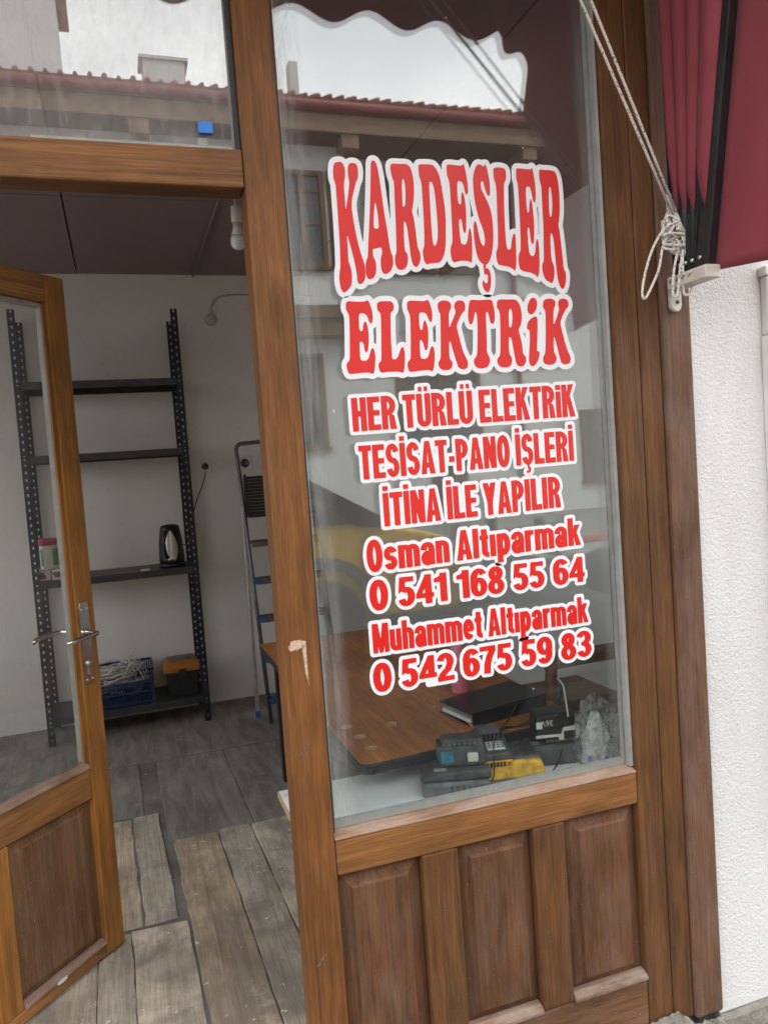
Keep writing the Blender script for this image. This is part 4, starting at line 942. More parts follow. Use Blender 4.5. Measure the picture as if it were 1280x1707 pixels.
# ------------------------------------------------------------------ inside: slotted shelving and what stands on it
def slotted(m, x0, x1, y0, y1, z0, z1, pitch=.038, gap=.0135):
    # L-shaped upright: both flanges pierced with slots
    def flange(ax, a0, a1, c):
        w = (a1-a0); e = w*.395
        def bx(p, q, za, zb):
            if ax == 'x': m.box(p, q, c, c+.002, za, zb)
            else: m.box(c, c+.002, p, q, za, zb)
        bx(a0, a0+e, z0, z1); bx(a1-e, a1, z0, z1)
        z = z0
        while z < z1:
            bx(a0+e, a1-e, z, min(z1, z+pitch-gap)); z += pitch
    flange('x', x0, x1, y0); flange('y', y0+.0021, y1, x0)
def shelving():
    rk = thing('shelving_rack', 'black slotted angle steel rack with four shelves against the back wall', 'shelving rack', (-.04, 2.87, FLOOR))
    x0, x1, y0, y1 = -.455, .362, 2.70, 3.035
    for (px, sx), (py, sy) in (((x0, 1), (y0, 1)), ((x1, -1), (y0, 1)), ((x0, 1), (y1, -1)), ((x1, -1), (y1, -1))):
        m = MB()
        a, b = (px, px+.036) if sx > 0 else (px-.036, px)
        c, d = (py, py+.036) if sy > 0 else (py-.036, py)
        # flange facing front, flange facing the side
        m2 = MB(); slotted(m2, 0, .036, 0, .036, FLOOR+.002, 2.405)
        vs = [((px-.0)+sx*v[0], py+sy*v[1], v[2]) for v in m2.v]; m.add(vs, m2.f)
        m.build('upright', M['rack'], rk)
    for z in (2.010, 1.640, 1.005, .300):
        m = MB(); X0, X1, Y0, Y1 = x0+.003, x1-.003, y0+.0035, y1-.0035; h = .036
        m.box(X0, X1, Y0, Y1, z+h-.0015, z+h)
        for ya, yb in ((Y0, Y0+.0015), (Y1-.0015, Y1)): m.box(X0, X1, ya, yb, z, z+h-.0016)
        for xa, xb in ((X0, X0+.0015), (X1-.0015, X1)): m.box(xa, xb, Y0+.0016, Y1-.0016, z, z+h-.0016)
        m.box(X0, X1, Y0+.0016, Y0+.012, z, z+.0015)
        sh = m.build('shelf', M['shelf'], rk)
        for bx_ in (x0+.018, x1-.018):
            m = MB(); m.lathe([(.005, 0), (.004, -.004), (.001, -.005)], (bx_, y0-.0005, z+.02), 8, 'y'); m.build('bolt', M['bolt'], sh)
shelving()
SH3, SH4 = 1.0415, .3365
def kettle():
    k = thing('electric_kettle', 'black and steel electric kettle on the rack shelf', 'kettle', (.235, 2.82, SH3))
    c = (.235, 2.82, SH3+.001)
    m = MB(); m.lathe([(.070, 0), (.072, .012), (.068, .02)], c, 28); m.build('base', M['black'], k)
    m = MB(); m.lathe([(.066, .021), (.068, .04), (.062, .14), (.052, .205), (.046, .222), (.02, .228), (0.002, .229)], c, 32); m.build('body', M['black'], k)
    m = MB()   # brushed steel band on the front
    def band(u, v):
        z = .035+.16*v; r = .0695-.0105*max(0, (z-.04)/.165); wdt = .55*math.sin(math.pi*min(1, .16+v*.8))
        a = -1.62+(u-.5)*2*wdt
        return (c[0]+r*math.cos(a), c[1]+r*math.sin(a), c[2]+z)
    m.grid(band, 12, 14); m.build('steel_band', M['alu'], k)
    m = MB(); m.tube(cat_rom([(c[0]-.020, c[1]-.060, c[2]+.20), (c[0]-.034, c[1]-.096, c[2]+.185), (c[0]-.042, c[1]-.104, c[2]+.13), (c[0]-.036, c[1]-.096, c[2]+.075), (c[0]-.026, c[1]-.068, c[2]+.055)], 6), .010, 10); m.build('handle', M['black'], k)
    m = MB(); m.box(c[0]-.022, c[0]+.006, c[1]-.0745, c[1]-.0715, c[2]+.028, c[2]+.042); m.build('badge', M['black'], k)
    m = MB(); m.tube(cat_rom([(c[0]+.066, c[1]+.01, c[2]+.11), (.325, 2.86, SH3+.115), (.345, 2.92, SH3+.16), (.400, 3.02, 1.36), (.452, 3.043, 1.47), (.474, 3.03, 1.545)], 6), .0032, 7); m.build('cord', M['cable_black'], k)
    m = MB(); m.lathe([(.020, 0), (.020, -.018), (.013, -.034), (.004, -.038)], (.474, 3.049, 1.575), 16, 'y'); m.build('plug', M['black'], k)
kettle()
M['conduit'] = plain('painted_conduit', (.52, .49, .46), .7)
def sockets():
    for i, (x, z, lab) in enumerate(((.474, 1.575, 'white wall socket with a black plug beside the rack'), (.706, 1.578, 'empty white wall socket behind the ladder top'))):
        s = thing('wall_socket', lab, 'socket', (x, 3.06, z), group='sockets on the back wall')
        m = MB(); m.box(x-.041, x+.041, 3.050, 3.0595, z-.041, z+.041); m.build('frame', M['white'], s, bevel=.003)
        if i: m = MB(); m.lathe([(.027, 0), (.026, -.003), (.021, -.003), (.020, .004), (.002, .004)], (x, 3.0495, z), 24, 'y'); m.build('insert', M['alu_dark'], s)
    m = MB(); m.lathe([(.034, 0), (.033, -.014), (.028, -.018), (.001, -.019)], (.577, 3.0595, 2.417), 28, 'y')
    m.tube(cat_rom([(.580, 3.054, 2.45), (.590, 3.054, 2.50), (.625, 3.054, 2.54), (.70, 3.054, 2.557), (.85, 3.054, 2.56), (1.2, 3.054, 2.56)], 6), .0055, 8)
    tag(m.build('junction_box', M['conduit'], bevel=0), 'round painted junction box with curved conduit high on the back wall', 'junction box')
    b = thing('hanging_bulb', 'bare white bulb hanging on a thin wire from the ceiling', 'light bulb', (.513, 1.5, 2.669))
    X, Yb = .513, 1.5
    zt = 2.669
    m = MB(); m.tube([(X-.004, Yb, zt), (X-.002, Yb, 2.54)], .0028, 6); m.build('wire', M['wire'], b)
    m = MB(); m.lathe([(.006, 2.542), (.019, 2.537), (.021, 2.500), (.0205, 2.480), (.018, 2.478)], (X, Yb, 0), 20); m.build('socket', M['offwhite'], b)
    m = MB(); m.lathe([(.015, 2.477), (.017, 2.455), (.026, 2.428)], (X, Yb, 0), 20); m.build('collar', M['offwhite'], b)
    m = MB(); m.lathe([(.0262, 2.427), (.0300, 2.412), (.0295, 2.397), (.024, 2.383), (.012, 2.375), (.001, 2.373)], (X, Yb, 0), 22); m.build('globe', M['bulb'], b)
sockets()
def shelf_goods():
    t = thing('plastic_tub', 'white tub with red lid and green print on the rack shelf', 'tub', (-.374, 2.80, SH3))
    m = MB(); m.lathe([(.044, .056), (.047, .06), (.047, .175), (.045, .178)], (-.374, 2.80, SH3), 24); m.build('tub_body', M['white'], t)
    m = MB(); m.lathe([(.049, .1785), (.049, .208), (.046, .212), (.001, .212)], (-.374, 2.80, SH3), 24); m.build('lid', M['red_lid'], t)
    m = MB(); m.grid(lambda u, v: (-.374+.0476*math.cos(-2.6+u*.4), 2.80+.0476*math.sin(-2.6+u*.4), SH3+.075+.085*v), 5, 4); m.build('label', M['green'], t)
    m = MB()
    m.grid(lambda u, v: (-.374+.0476*math.cos(-1.2+u*1.0), 2.80+.0476*math.sin(-1.2+u*1.0), SH3+.075+.085*v), 8, 4)
    m.build('label', M['green'], t)
    for i, (x, c, lab) in enumerate(((-.405, 'red_lid', 'small red and white box under the tub, left of the pair'), (-.335, 'brown_cup', 'small brown and white box under the tub, right of the pair'))):
        b = thing('snack_box', lab, 'box', (x, 2.78, SH3), group='small boxes on the rack shelf')
        m = MB(); m.box(x-.033, x+.033, 2.74, 2.85, SH3+.0008, SH3+.054); m.build('carton', M['white'], b, bevel=.002)
        m = MB(); m.grid(lambda u, v: (x-.024+.04*u*(1 if i else .8)+.004*math.sin(6*v), 2.7392, SH3+.012+.03*v), 5, 5); m.build('print', M[c], b)
    m = MB(); m.box(.065, .112, 2.712, 2.745, SH3+.0008, SH3+.009); tag(m.build('paper_packet', M['paper'], bevel=.002), 'flat small white packet at the front of the rack shelf', 'packet')
shelf_goods()
def crate():
    x0, x1, y0, y1, z0, z1 = -.285, .082, 2.735, 3.005, SH4+.002, SH4+.185
    c = thing('plastic_crate', 'navy blue plastic crate full of cable on the lowest shelf', 'crate', ((x0+x1)/2, 2.87, SH4))
    m = MB(); th = .004
    m.box(x0, x1, y0, y1, z0, z0+.006)
    def wall(a0, a1, fix, ax, dip):
        def bx(p, q, za, zb, o=0):
            if ax == 'x': m.box(p, q, fix-o, fix+th+o, za, zb)
            else: m.box(fix-o, fix+th+o, p, q, za, zb)
        top = z1-.065 if dip else z1
        for z in (z0+.0065, z0+.058, z0+.110): bx(a0, a1, z, z+.010, .002)
        bx(a0, a1, top-.012, top, .004)
        n = int((a1-a0)/.012)
        for i in range(n+1):
            p = a0+(a1-a0-.004)*i/n; bx(p, p+.0045, z0+.0065, top-.012)
        for z in (z0+.036, z0+.086): bx(a0, a1, z, z+.004)
    wall(x0, x1, y0, 'x', True); wall(x0, x1, y1-th, 'x', False); wall(y0+.006, y1-.006, x0, 'y', False); wall(y0+.006, y1-.006, x1-th, 'y', False)
    for x in (x0, x1-.012):
        m.prism([(z1-.065, y0) , (z1-.065, y0+.06), (z1, y0+.06)], x, x+.004, 'x') if False else m.box(x, x+.012, y0-.003, y0+.006, z0, z1-.02 if x > 0 else z1-.06)
    m.build('crate_body', M['blue_crate'], c)
    rnd = random.Random(3); m = MB()
    for k in range(26):
        cx, cy = rnd.uniform(x0+.12, x1-.13), rnd.uniform(y0+.11, y1-.11); cz = z0+.05+.0058*k
        rx, ry = rnd.uniform(.07, min(.125, x1-.012-cx, cx-x0-.012)), rnd.uniform(.07, .098); ph = rnd.uniform(0, 6.28); tl = rnd.uniform(-.25, .25); t2 = rnd.uniform(-.2, .2)
        pts = []
        for q in range(22):
            a = 2*math.pi*q/22
            pts.append((min(x1-.012, max(x0+.012, cx+rx*math.cos(a))), min(y1-.012, max(y0+.012, cy+ry*math.sin(a)*(1+.1*math.sin(3*a+ph)))), cz+tl*rx*math.cos(a+ph)*.8+t2*ry*math.sin(a+ph)+.006*math.sin(4*a+ph)))
        m.tube(cat_rom(pts, 2, True), .0038, 6, closed=True)
    for k in range(7):   # stray loops standing up
        bx, by = rnd.uniform(x0+.04, x1-.12), rnd.uniform(y0+.05, y1-.06); w = rnd.uniform(.05, .12); h = rnd.uniform(.03, .075)
        m.tube(cat_rom([(bx, by, z1-.07), (bx+w*.15, by-.01, z1-.03), (bx+w*.5, by-.015, z1-.03+h), (bx+w*.85, by, z1-.03), (bx+w, by+.015, z1-.08)], 5), .0036, 6)
    tag(m.build('cable_bundle', M['wire']), 'tangled coils of white electric cable heaped in the navy crate', 'cable')
crate()
def toolbox():
    x0, x1, y0, y1, z0 = .146, .318, 2.745, 2.935, SH4+.001
    t = thing('tool_box', 'black tool box with orange lid on the lowest shelf', 'tool box', ((x0+x1)/2, 2.84, SH4))
    m = MB(); e = .012
    vs = [(x0+e, y0+e, z0), (x1-e, y0+e, z0), (x1-e, y1-e, z0), (x0+e, y1-e, z0), (x0, y0, z0+.135), (x1, y0, z0+.135), (x1, y1, z0+.135), (x0, y1, z0+.135)]
    m.add(vs, [(3, 2, 1, 0), (4, 5, 6, 7), (0, 1, 5, 4), (1, 2, 6, 5), (2, 3, 7, 6), (3, 0, 4, 7)]); m.build('box_body', M['black'], t, bevel=.006)
    m = MB(); a = .010
    vs = [(x0-a, y0-a, z0+.136), (x1+a, y0-a, z0+.136), (x1+a, y1+a, z0+.136), (x0-a, y1+a, z0+.136), (x0-a, y0-a, z0+.165), (x1+a, y0-a, z0+.165), (x1+a, y1+a, z0+.165), (x0-a, y1+a, z0+.165), (x0+.012, y0+.012, z0+.190), (x1-.012, y0+.012, z0+.190), (x1-.012, y1-.012, z0+.190), (x0+.012, y1-.012, z0+.190)]
    m.add(vs, [(3, 2, 1, 0), (0, 1, 5, 4), (1, 2, 6, 5), (2, 3, 7, 6), (3, 0, 4, 7), (4, 5, 9, 8), (5, 6, 10, 9), (6, 7, 11, 10), (7, 4, 8, 11), (8, 9, 10, 11)]); lid = m.build('lid', M['orange'], t, bevel=.004)
    m = MB(); m.box(x0+.025, x1-.025, y0+.025, y1-.025, z0+.1905, z0+.194); m.box(x1-.06, x1-.035, y0+.06, y1-.06, z0+.1945, z0+.199); m.build('tray_cover', M['alu_dark'], lid, bevel=.002)
    m = MB(); m.box((x0+x1)/2-.02, (x0+x1)/2+.02, y0-.016, y0-.0105, z0+.105, z0+.155); m.build('latch', M['black'], t, bevel=.002)
toolbox()

def ladder():
    l = thing('step_ladder', 'folded aluminium step ladder leaning on the back wall with blue end caps', 'ladder', (.70, 2.7, FLOOR))
    xl, xr = .625, 1.02
    # main stile pair with the hoop at the top
    fz = lambda z: 2.44+(z-FLOOR)*(.335/1.47)          # front pair leans back
    pts_l = lambda z: .640-.012*(z-FLOOR)
    m = MB()
    P = [(pts_l(FLOOR+.012), fz(FLOOR), FLOOR+.012), (pts_l(1.0), fz(1.0), 1.0), (pts_l(1.6), fz(1.6), 1.60), (pts_l(1.65), fz(1.66), 1.655), (pts_l(1.66)+.02, fz(1.68), 1.682), (.80, fz(1.685), 1.688), (xr-.03, fz(1.68), 1.682), (xr, fz(1.65), 1.655), (xr, fz(1.6), 1.60), (xr, fz(1.0), 1.0), (xr, fz(FLOOR), FLOOR+.012)]
    m.tube(P[:3]+cat_rom(P[2:5], 4)[1:]+[P[5]]+cat_rom(P[6:9], 4)+P[9:], .011, 10); m.build('hoop_frame', M['alu_dark'], l)
    by = lambda z: 2.62+(z-FLOOR)*(.30/1.3)
    for x in (.600, xr+.02):
        m = MB(); z0, z1 = FLOOR+.002, 1.42
        z1 = 1.47; sgn = 1 if x < .8 else -1
        lx = lambda z: x+sgn*.030*(z-z0)/(z1-z0)
        ly = lambda z: 2.62+(fz(z1)+.022-2.62)*(z-z0)/(z1-z0)
        m.add([(lx(z)+dx, ly(z)+dy, z) for z in (z0, z1) for dx in (-.009, .009) for dy in (-.014, .014)], [(0, 1, 3, 2), (4, 6, 7, 5), (0, 4, 5, 1), (2, 3, 7, 6), (0, 2, 6, 4), (1, 5, 7, 3)]); lg = m.build('leg', M['alu'], l, bevel=.002)
        m = MB(); m.box(x-.012, x+.012, by(FLOOR)-.018, by(FLOOR)+.02, FLOOR+.001, FLOOR+.035); m.build('foot_cap', M['blue'], lg, bevel=.003)
    for z in (.330, .535, .742, .940, 1.138):
        m = MB(); y = fz(z); m.box(pts_l(z)+.012, xr-.012, y-.042, y+.03, z-.002, z+.012); m.box(pts_l(z)+.012, xr-.012, y-.044, y-.0415, z-.020, z+.012); st = m.build('step', M['alu_dark'], l, bevel=.002)
        if z < 1.0:
            m = MB(); m.box(pts_l(z)+.002, pts_l(z)+.028, y-.050, y-.0445, z-.014, z+.016); m.build('end_cap', M['blue'], st, bevel=.003)
        m = MB(); m.box(pts_l(z)+.012, xr-.012, y-.030, y+.02, z+.0122, z+.0145); m.build('tread', M['black'], st)
    # platform folded up: slatted tray below the hoop
    m = MB(); z0, z1 = 1.29, 1.50
    for i in range(12):
        z = z0+(z1-z0)*i/12; m.box(pts_l(z)+.016, xr-.014, fz(z)-.022, fz(z)-.008, z+.0006, z+(z1-z0)/12-.0006)
    m.box(pts_l(z0)+.012, pts_l(z0)+.022, fz(1.4)-.045, fz(1.4)+.01, z0-.012, z1+.01); m.box(pts_l(z0)+.02, xr-.014, fz(z0)-.04, fz(z0)-.01, z0-.014, z0)
    m.build('platform', M['black'], l, bevel=.0015)
ladder()

# ------------------------------------------------------------------ desk by the window and the things on it
DZ = .780
def desk():
    d = thing('desk', 'orange brown veneered table with black edge behind the window', 'table', (.82, 1.0, FLOOR))
    m = MB(); m.prism([(.497, .262), (.500, .250), (.509, .240), (.521, .235), (1.129, .282), (1.149, .716), (1.168, 1.75), (.507, 1.75)], DZ-.002, DZ, 'z'); m.build('tabletop', M['desk_top'], d)
    m = MB(); m.prism([(.494, .262), (.498, .249), (.508, .237), (.521, .231), (1.132, .278), (1.152, .716), (1.171, 1.753), (.504, 1.753)], DZ-.030, DZ-.0022, 'z'); m.build('edge_band', M['black_edge'], d, bevel=.006, seg=3)
    for i, (x, y) in enumerate(((.541, .524), (.552, .430), (.553, .335), (.661, .482))):
        m = MB(); m.lathe([(.0165, 0), (.0160, .0010), (.0135, .0008), (.0125, .0002), (.001, .0002)], (x, y, DZ+.0004), 20); m.build('drill_hole', M['chip'], d)
    for x, y in ((.57, 1.68), (1.10, 1.68), (1.08, .36)):
        m = MB(); m.box(x-.02, x+.02, y-.02, y+.02, FLOOR+.001, DZ-.031); m.build('leg', M['black'], d, bevel=.003)
M['desk_top'] = wood('orange_table_veneer', 'y', (.78, .30, .085), (.60, .21, .06), dust=0, rough=.30)
M['black_edge'] = plain('black_table_edge', (.022, .023, .026), .42, var=.3)
desk()
def cabinet():
    c = thing('window_counter', 'white laminate board on a grey cabinet under the window', 'counter', (.74, .22, FLOOR))
    m = MB(); m.box(.312, 1.20, .082, .372, .684, .700); m.build('board', M['laminate'], c)
    m = MB(); m.box(.3095, .3118, .082, .372, .684, .700); m.box(.3118, 1.2, .3722, .3738, .684, .700); m.build('board_edge', M['chip'], c)
    m = MB(); m.box(.335, 1.19, .085, .355, FLOOR+.001, .6835); m.build('cabinet_body', M['steel_panel'], c, bevel=.003)
    m = MB(); m.lathe([(.004, .7002), (.003, .7008), (.0005, .7008)], (.325, .34, 0), 10); m.build('screw_hole', M['chip'], c)
cabinet()
def binder():
    T = XF(.955, .441, DZ+.001, R(9.5))
    b = thing('ring_binder', 'black closed ring binder with loose paper lying on the table', 'binder', (.955, .441, DZ))
    # the spine faces the window, the pages show at the left end
    m = MB(); w, dd = .128, .085
    m.box(-w, w, -dd, dd, 0, .003, T=T)
    m.add([(-w, -dd, .034), (w, -dd, .040), (w, dd, .040), (-w, dd, .030), (-w, -dd, .038), (w, -dd, .044), (w, dd, .044), (-w, dd, .034)], [(3, 2, 1, 0), (4, 5, 6, 7), (0, 1, 5, 4), (1, 2, 6, 5), (2, 3, 7, 6), (3, 0, 4, 7)], T=T)
    m.box(-w, w, -dd, -dd+.003, .003, .036, T=T); m.box(w-.003, w, -dd+.003, dd, .003, .040, T=T)
    m.build('cover', M['binder'], b, bevel=.0015)
    m = MB(); m.box(-w-.005, w-.01, -dd+.006, dd-.03, .012, .022, T=T); m.build('pages', M['paper'], b)
binder()
def pens():
    for lab, a, bpt, barrel, cap in (('blue capped white pen beside the black binder', (.826, .500), (.866, .385), 'white', 'pen_blue'), ('orange barrel ballpoint with blue cap near the table edge', (.850, .385), (.822, .262), 'pen_orange', 'pen_blue2')):
        p = thing('pen', lab, 'pen', (*a, DZ), group='pens on the table')
        A, Bp = Vector((*a, DZ+.0062)), Vector((*bpt, DZ+.0062)); q = A+(Bp-A)*.60
        m = MB(); m.tube([A, A+(Bp-A)*.3, q], .0042, 10); m.build('barrel', M[barrel], p)
        m = MB(); m.tube([q, q+(Bp-q)*.15, q+(Bp-q)*.9, Bp], [.0048, .006, .0058, .004], 10); m.build('cap', M[cap], p)
M['pen_blue'] = plain('dark_blue_cap', (.03, .03, .22), .35); M['pen_blue2'] = plain('blue_cap', (.02, .08, .38), .35); M['pen_orange'] = plain('orange_barrel', (.68, .36, .20), .4)
pens()
def cup():
    c = thing('pink_tumbler', 'pink plastic tumbler with lid behind the binder', 'tumbler', (.955, .640, DZ))
    m = MB(); m.lathe([(.027, .001), (.029, .004), (.033, .095), (.034, .098)], (.955, .66, DZ), 28); m.build('cup_body', M['pink'], c)
    m = MB(); m.lathe([(.0365, .0985), (.0365, .112), (.030, .116), (.022, .150), (.0215, .17), (.018, .172), (.001, .172)], (.955, .66, DZ), 28); m.build('lid', M['pink'], c)
cup()
def chair():
    c = thing('wooden_chair', 'brown wooden chair with open rail back beside the table', 'chair', (1.43, .85, FLOOR))
    y = .63; x0, x1 = 1.235, 1.62
    for x in (x0+.015, x1-.015):
        m = MB(); m.tube([(x, y+.03, FLOOR+.002), (x, y+.01, .62), (x+(.004 if x < 1.4 else -.004), y-.02, .86)], [.018, .021, .019], 10); m.build('leg', M['chair'], c)
        m = MB(); m.tube([(x, y+.42, FLOOR+.002), (x, y+.41, .605)], [.016, .02], 10); m.build('leg', M['chair'], c)
    def rail(z, h, dip):
        m = MB(); m.grid(lambda u, v: (x0+(x1-x0)*u, y-.012+.02*math.sin(math.pi*u)*0-.0, z+h*v+dip*math.sin(math.pi*u)), 16, 3); return m.build('back_rail', M['chair'], c, solid=.022)
    rail(.812, .050, .004); rail(.668, .036, 0)
    m = MB(); m.box(x0-.01, x1+.01, y+.03, y+.44, .608, .635); m.build('seat', M['chair'], c, bevel=.01)
chair()

# ------------------------------------------------------------------ chargers, batteries and bag in the window
BZ = .7005
def taper(m, x0, x1, y0, y1, z0, z1, e, T, mi=0):
    vs = [(x0, y0, z0), (x1, y0, z0), (x1, y1, z0), (x0, y1, z0), (x0+e, y0+e, z1), (x1-e, y0+e, z1), (x1-e, y1-e, z1), (x0+e, y1-e, z1)]
    return m.add(vs, [(3, 2, 1, 0), (4, 5, 6, 7), (0, 1, 5, 4), (1, 2, 6, 5), (2, 3, 7, 6), (3, 0, 4, 7)], mi, False, T)
def ribs(m, x0, x1, y, z0, z1, n, T, d=.003):
    for i in range(n):
        x = x0+(x1-x0)*(i+.5)/n; w = (x1-x0)/n*.28
        m.box(x-w, x+w, y-d, y, z0, z1, T=T)
def charger_grey():
    T = XF(.715, .178, BZ, R(-18))
    c = thing('battery_charger', 'dusty grey battery charger at the left of the window board', 'charger', (.715, .178, BZ), group='battery chargers on the board')
    m = MB(); taper(m, -.085, .085, -.055, .055, 0, .034, .006, T); m.build('housing', M['dark_grey'], c, bevel=.009, seg=3)
    m = MB(); m.prism([(-.086, .035), (-.062, .05), (-.03, .056), (.085, .058), (.085, .035)], -.045, .05, 'y', T=T); m.build('cradle', M['dusty_black'], c, bevel=.006, seg=3)
    m = MB(); m.box(-.052, -.022, -.03, -.012, .0562, .0568, T=T); m.build('label', M['spacer'], c)
    m = MB(); ribs(m, -.02, .08, -.0552, .006, .028, 7, T, .002); m.build('vent', M['dusty_black'], c)
    T2 = XF(.742, .190, BZ+.0595, R(-18), 0, 0)
    b = thing('battery_pack', 'dark grey battery with teal label and white latch on the left charger', 'battery', (.742, .190, BZ+.059), group='cordless tool batteries')
    m = MB(); taper(m, -.058, .058, -.036, .038, 0, .050, .004, T2); m.build('battery_case', M['dusty_black'], b, bevel=.006, seg=3)
    m = MB(); m.box(-.062, -.052, -.030, .032, .012, .050, T=T2); taper(m, -.05, .05, -.028, .03, .0505, .062, .003, T2); m.build('rail', M['dusty_black'], b, bevel=.003)
    m = MB(); m.box(-.054, -.024, -.0372, -.0358, .010, .038, T=T2); m.build('label', M['teal_label'], b)
    m = MB(); m.box(.010, .036, -.046, -.0365, .012, .034, T=T2); m.build('latch', M['offwhite'], b, bevel=.003)
    m = MB(); ribs(m, -.05, .05, -.0300, .0505, .060, 8, T2, .004); m.build('vent', M['dark_grey'], b)
charger_grey()
def charger_yellow():
    T = XF(.868, .190, BZ, R(-14))
    c = thing('battery_charger', 'yellow and black battery charger in the middle of the window board', 'charger', (.858, .192, BZ), group='battery chargers on the board')
    m = MB(); taper(m, -.088, .086, -.072, .065, 0, .014, .002, T); m.build('base', M['dusty_black'], c, bevel=.004)
    m = MB(); taper(m, -.085, .083, -.070, .062, .0145, .056, .012, T); m.build('housing', M['pale_yellow'], c, bevel=.008, seg=3)
    m = MB(); taper(m, .000, .072, -.052, .052, .0565, .062, .004, T); m.build('top_plate', M['dusty_black'], c, bevel=.002)
    for i in range(4):
        m = MB(); m.box(.030, .064, -.036+.019*i, -.029+.019*i, .0622, .0632, T=T); m.build('vent', M['black'], c)
    T2 = XF(.832, .208, BZ+.060, R(-14), R(14))
    b = thing('battery_pack', 'black battery with a white printed label on the yellow charger', 'battery', (.828, .196, BZ+.045), group='cordless tool batteries')
    m = MB(); taper(m, -.052, .044, -.066, .060, 0, .032, .006, T2); m.build('battery_case', M['dusty_black'], b, bevel=.006, seg=3)
    m = MB(); taper(m, -.036, .030, .000, .056, .0302, .048, .005, T2); m.build('rail', M['dark_grey'], b, bevel=.003)
    m = MB(); ribs(m, -.034, .028, .004, .034, .050, 6, T2, .005); m.build('vent', M['black'], b)
    m = MB(); m.box(-.018, .026, -.042, -.006, .0322, .0328, T=T2); lb = m.build('label', M['paper'], b)
    m = MB()
    for i in range(3):
        for j in range(4): m.box(-.015+.011*j, -.007+.011*j, -.033+.009*i, -.027+.009*i,   .0329, .0331, T=T2)
    m.build('symbol_row', M['dark_grey'], lb)
    m = MB(); m.box(-.036, .038, -.0715, -.0665, .004, .020, T=T2); m.build('front_grip', M['yellow'], b, bevel=.003)
    m = MB(); ribs(m, -.030, .020, -.0716, .006, .018, 6, T2, .002); m.build('grip_rib', M['black'], b)
    m = MB(); m.lathe([(.004, -.072), (.003, -.0745), (.0005, -.075)], (0, 0, 0), 10, 'y', T=T2 @ Matrix.Translation((.028, 0, .012))); m.build('button', M['red'], b)
charger_yellow()
def charger_black():
    T = XF(1.020, .235, BZ, R(-14))
    c = thing('battery_charger', 'black battery charger at the right of the window board', 'charger', (1.02, .235, BZ), group='battery chargers on the board')
    m = MB(); taper(m, -.085, .075, -.06, .055, 0, .050, .010, T); m.build('housing', M['dusty_black'], c, bevel=.010, seg=3)
    m = MB(); taper(m, -.03, .07, -.045, .045, .0505, .064, .004, T); m.build('cradle', M['black'], c, bevel=.005)
    m = MB(); m.box(-.072, -.04, -.035, -.010, .0502, .0508, T=T); m.build('label', M['spacer'], c)
    T2 = XF(1.028, .240, BZ+.0655, R(-14))
    b = thing('battery_pack', 'black battery with white lettering and pale grey trim on the right charger', 'battery', (1.028, .240, BZ+.065), group='cordless tool batteries')
    m = MB(); taper(m, -.056, .062, -.044, .044, 0.0, .060, .008, T2); m.build('battery_case', M['black'], b, bevel=.007, seg=3)
    m = MB(); m.box(-.058, .012, -.0478, -.0442, .002, .010, T=T2); m.prism([(.004, -.012), (.052, -.012), (.060, .018), (.056, .030), (.016, .026), (.010, .010), (.0, .010)], -.0485, -.0440, 'y', T=T2); m.build('trim', M['offwhite'], b, bevel=.002)
    m = MB(); m.box(.016, .048, -.0515, -.0487, -.004, .018, T=T2); m.build('latch', M['black'], b, bevel=.002)
    cu = bpy.data.curves.new('mark', 'FONT'); cu.body = '36V'; cu.size = .021; cu.extrude = .0002
    to = bpy.data.objects.new('mark', cu); COL.objects.link(to); bpy.context.view_layer.update()
    me = bpy.data.meshes.new_from_object(to.evaluated_get(bpy.context.evaluated_depsgraph_get())); bpy.data.objects.remove(to)
    Tt = T2 @ Matrix.Translation((-.012, -.0452, .050)) @ Matrix.Rotation(R(180), 4, 'Y') @ Matrix.Rotation(R(90), 4, 'X') @ Matrix.Scale(-1, 4, (1, 0, 0))
    # the pack lies upside down, so its print does too
    Tt = T2 @ Matrix.Translation((-.008, -.0420, .046)) @ Matrix.Rotation(R(180), 4, 'Y') @ Matrix.Rotation(R(90+6), 4, 'X')
    m = MB(); m.add([v.co[:] for v in me.vertices], [tuple(p.vertices) for p in me.polygons], 0, False, Tt); m.build('print', M['paper'], b)
    m = MB(); m.box(-.054, -.038, -.0437, -.0425, .026, .044, T=T2); m.build('label', M['paper'], b)
charger_black()
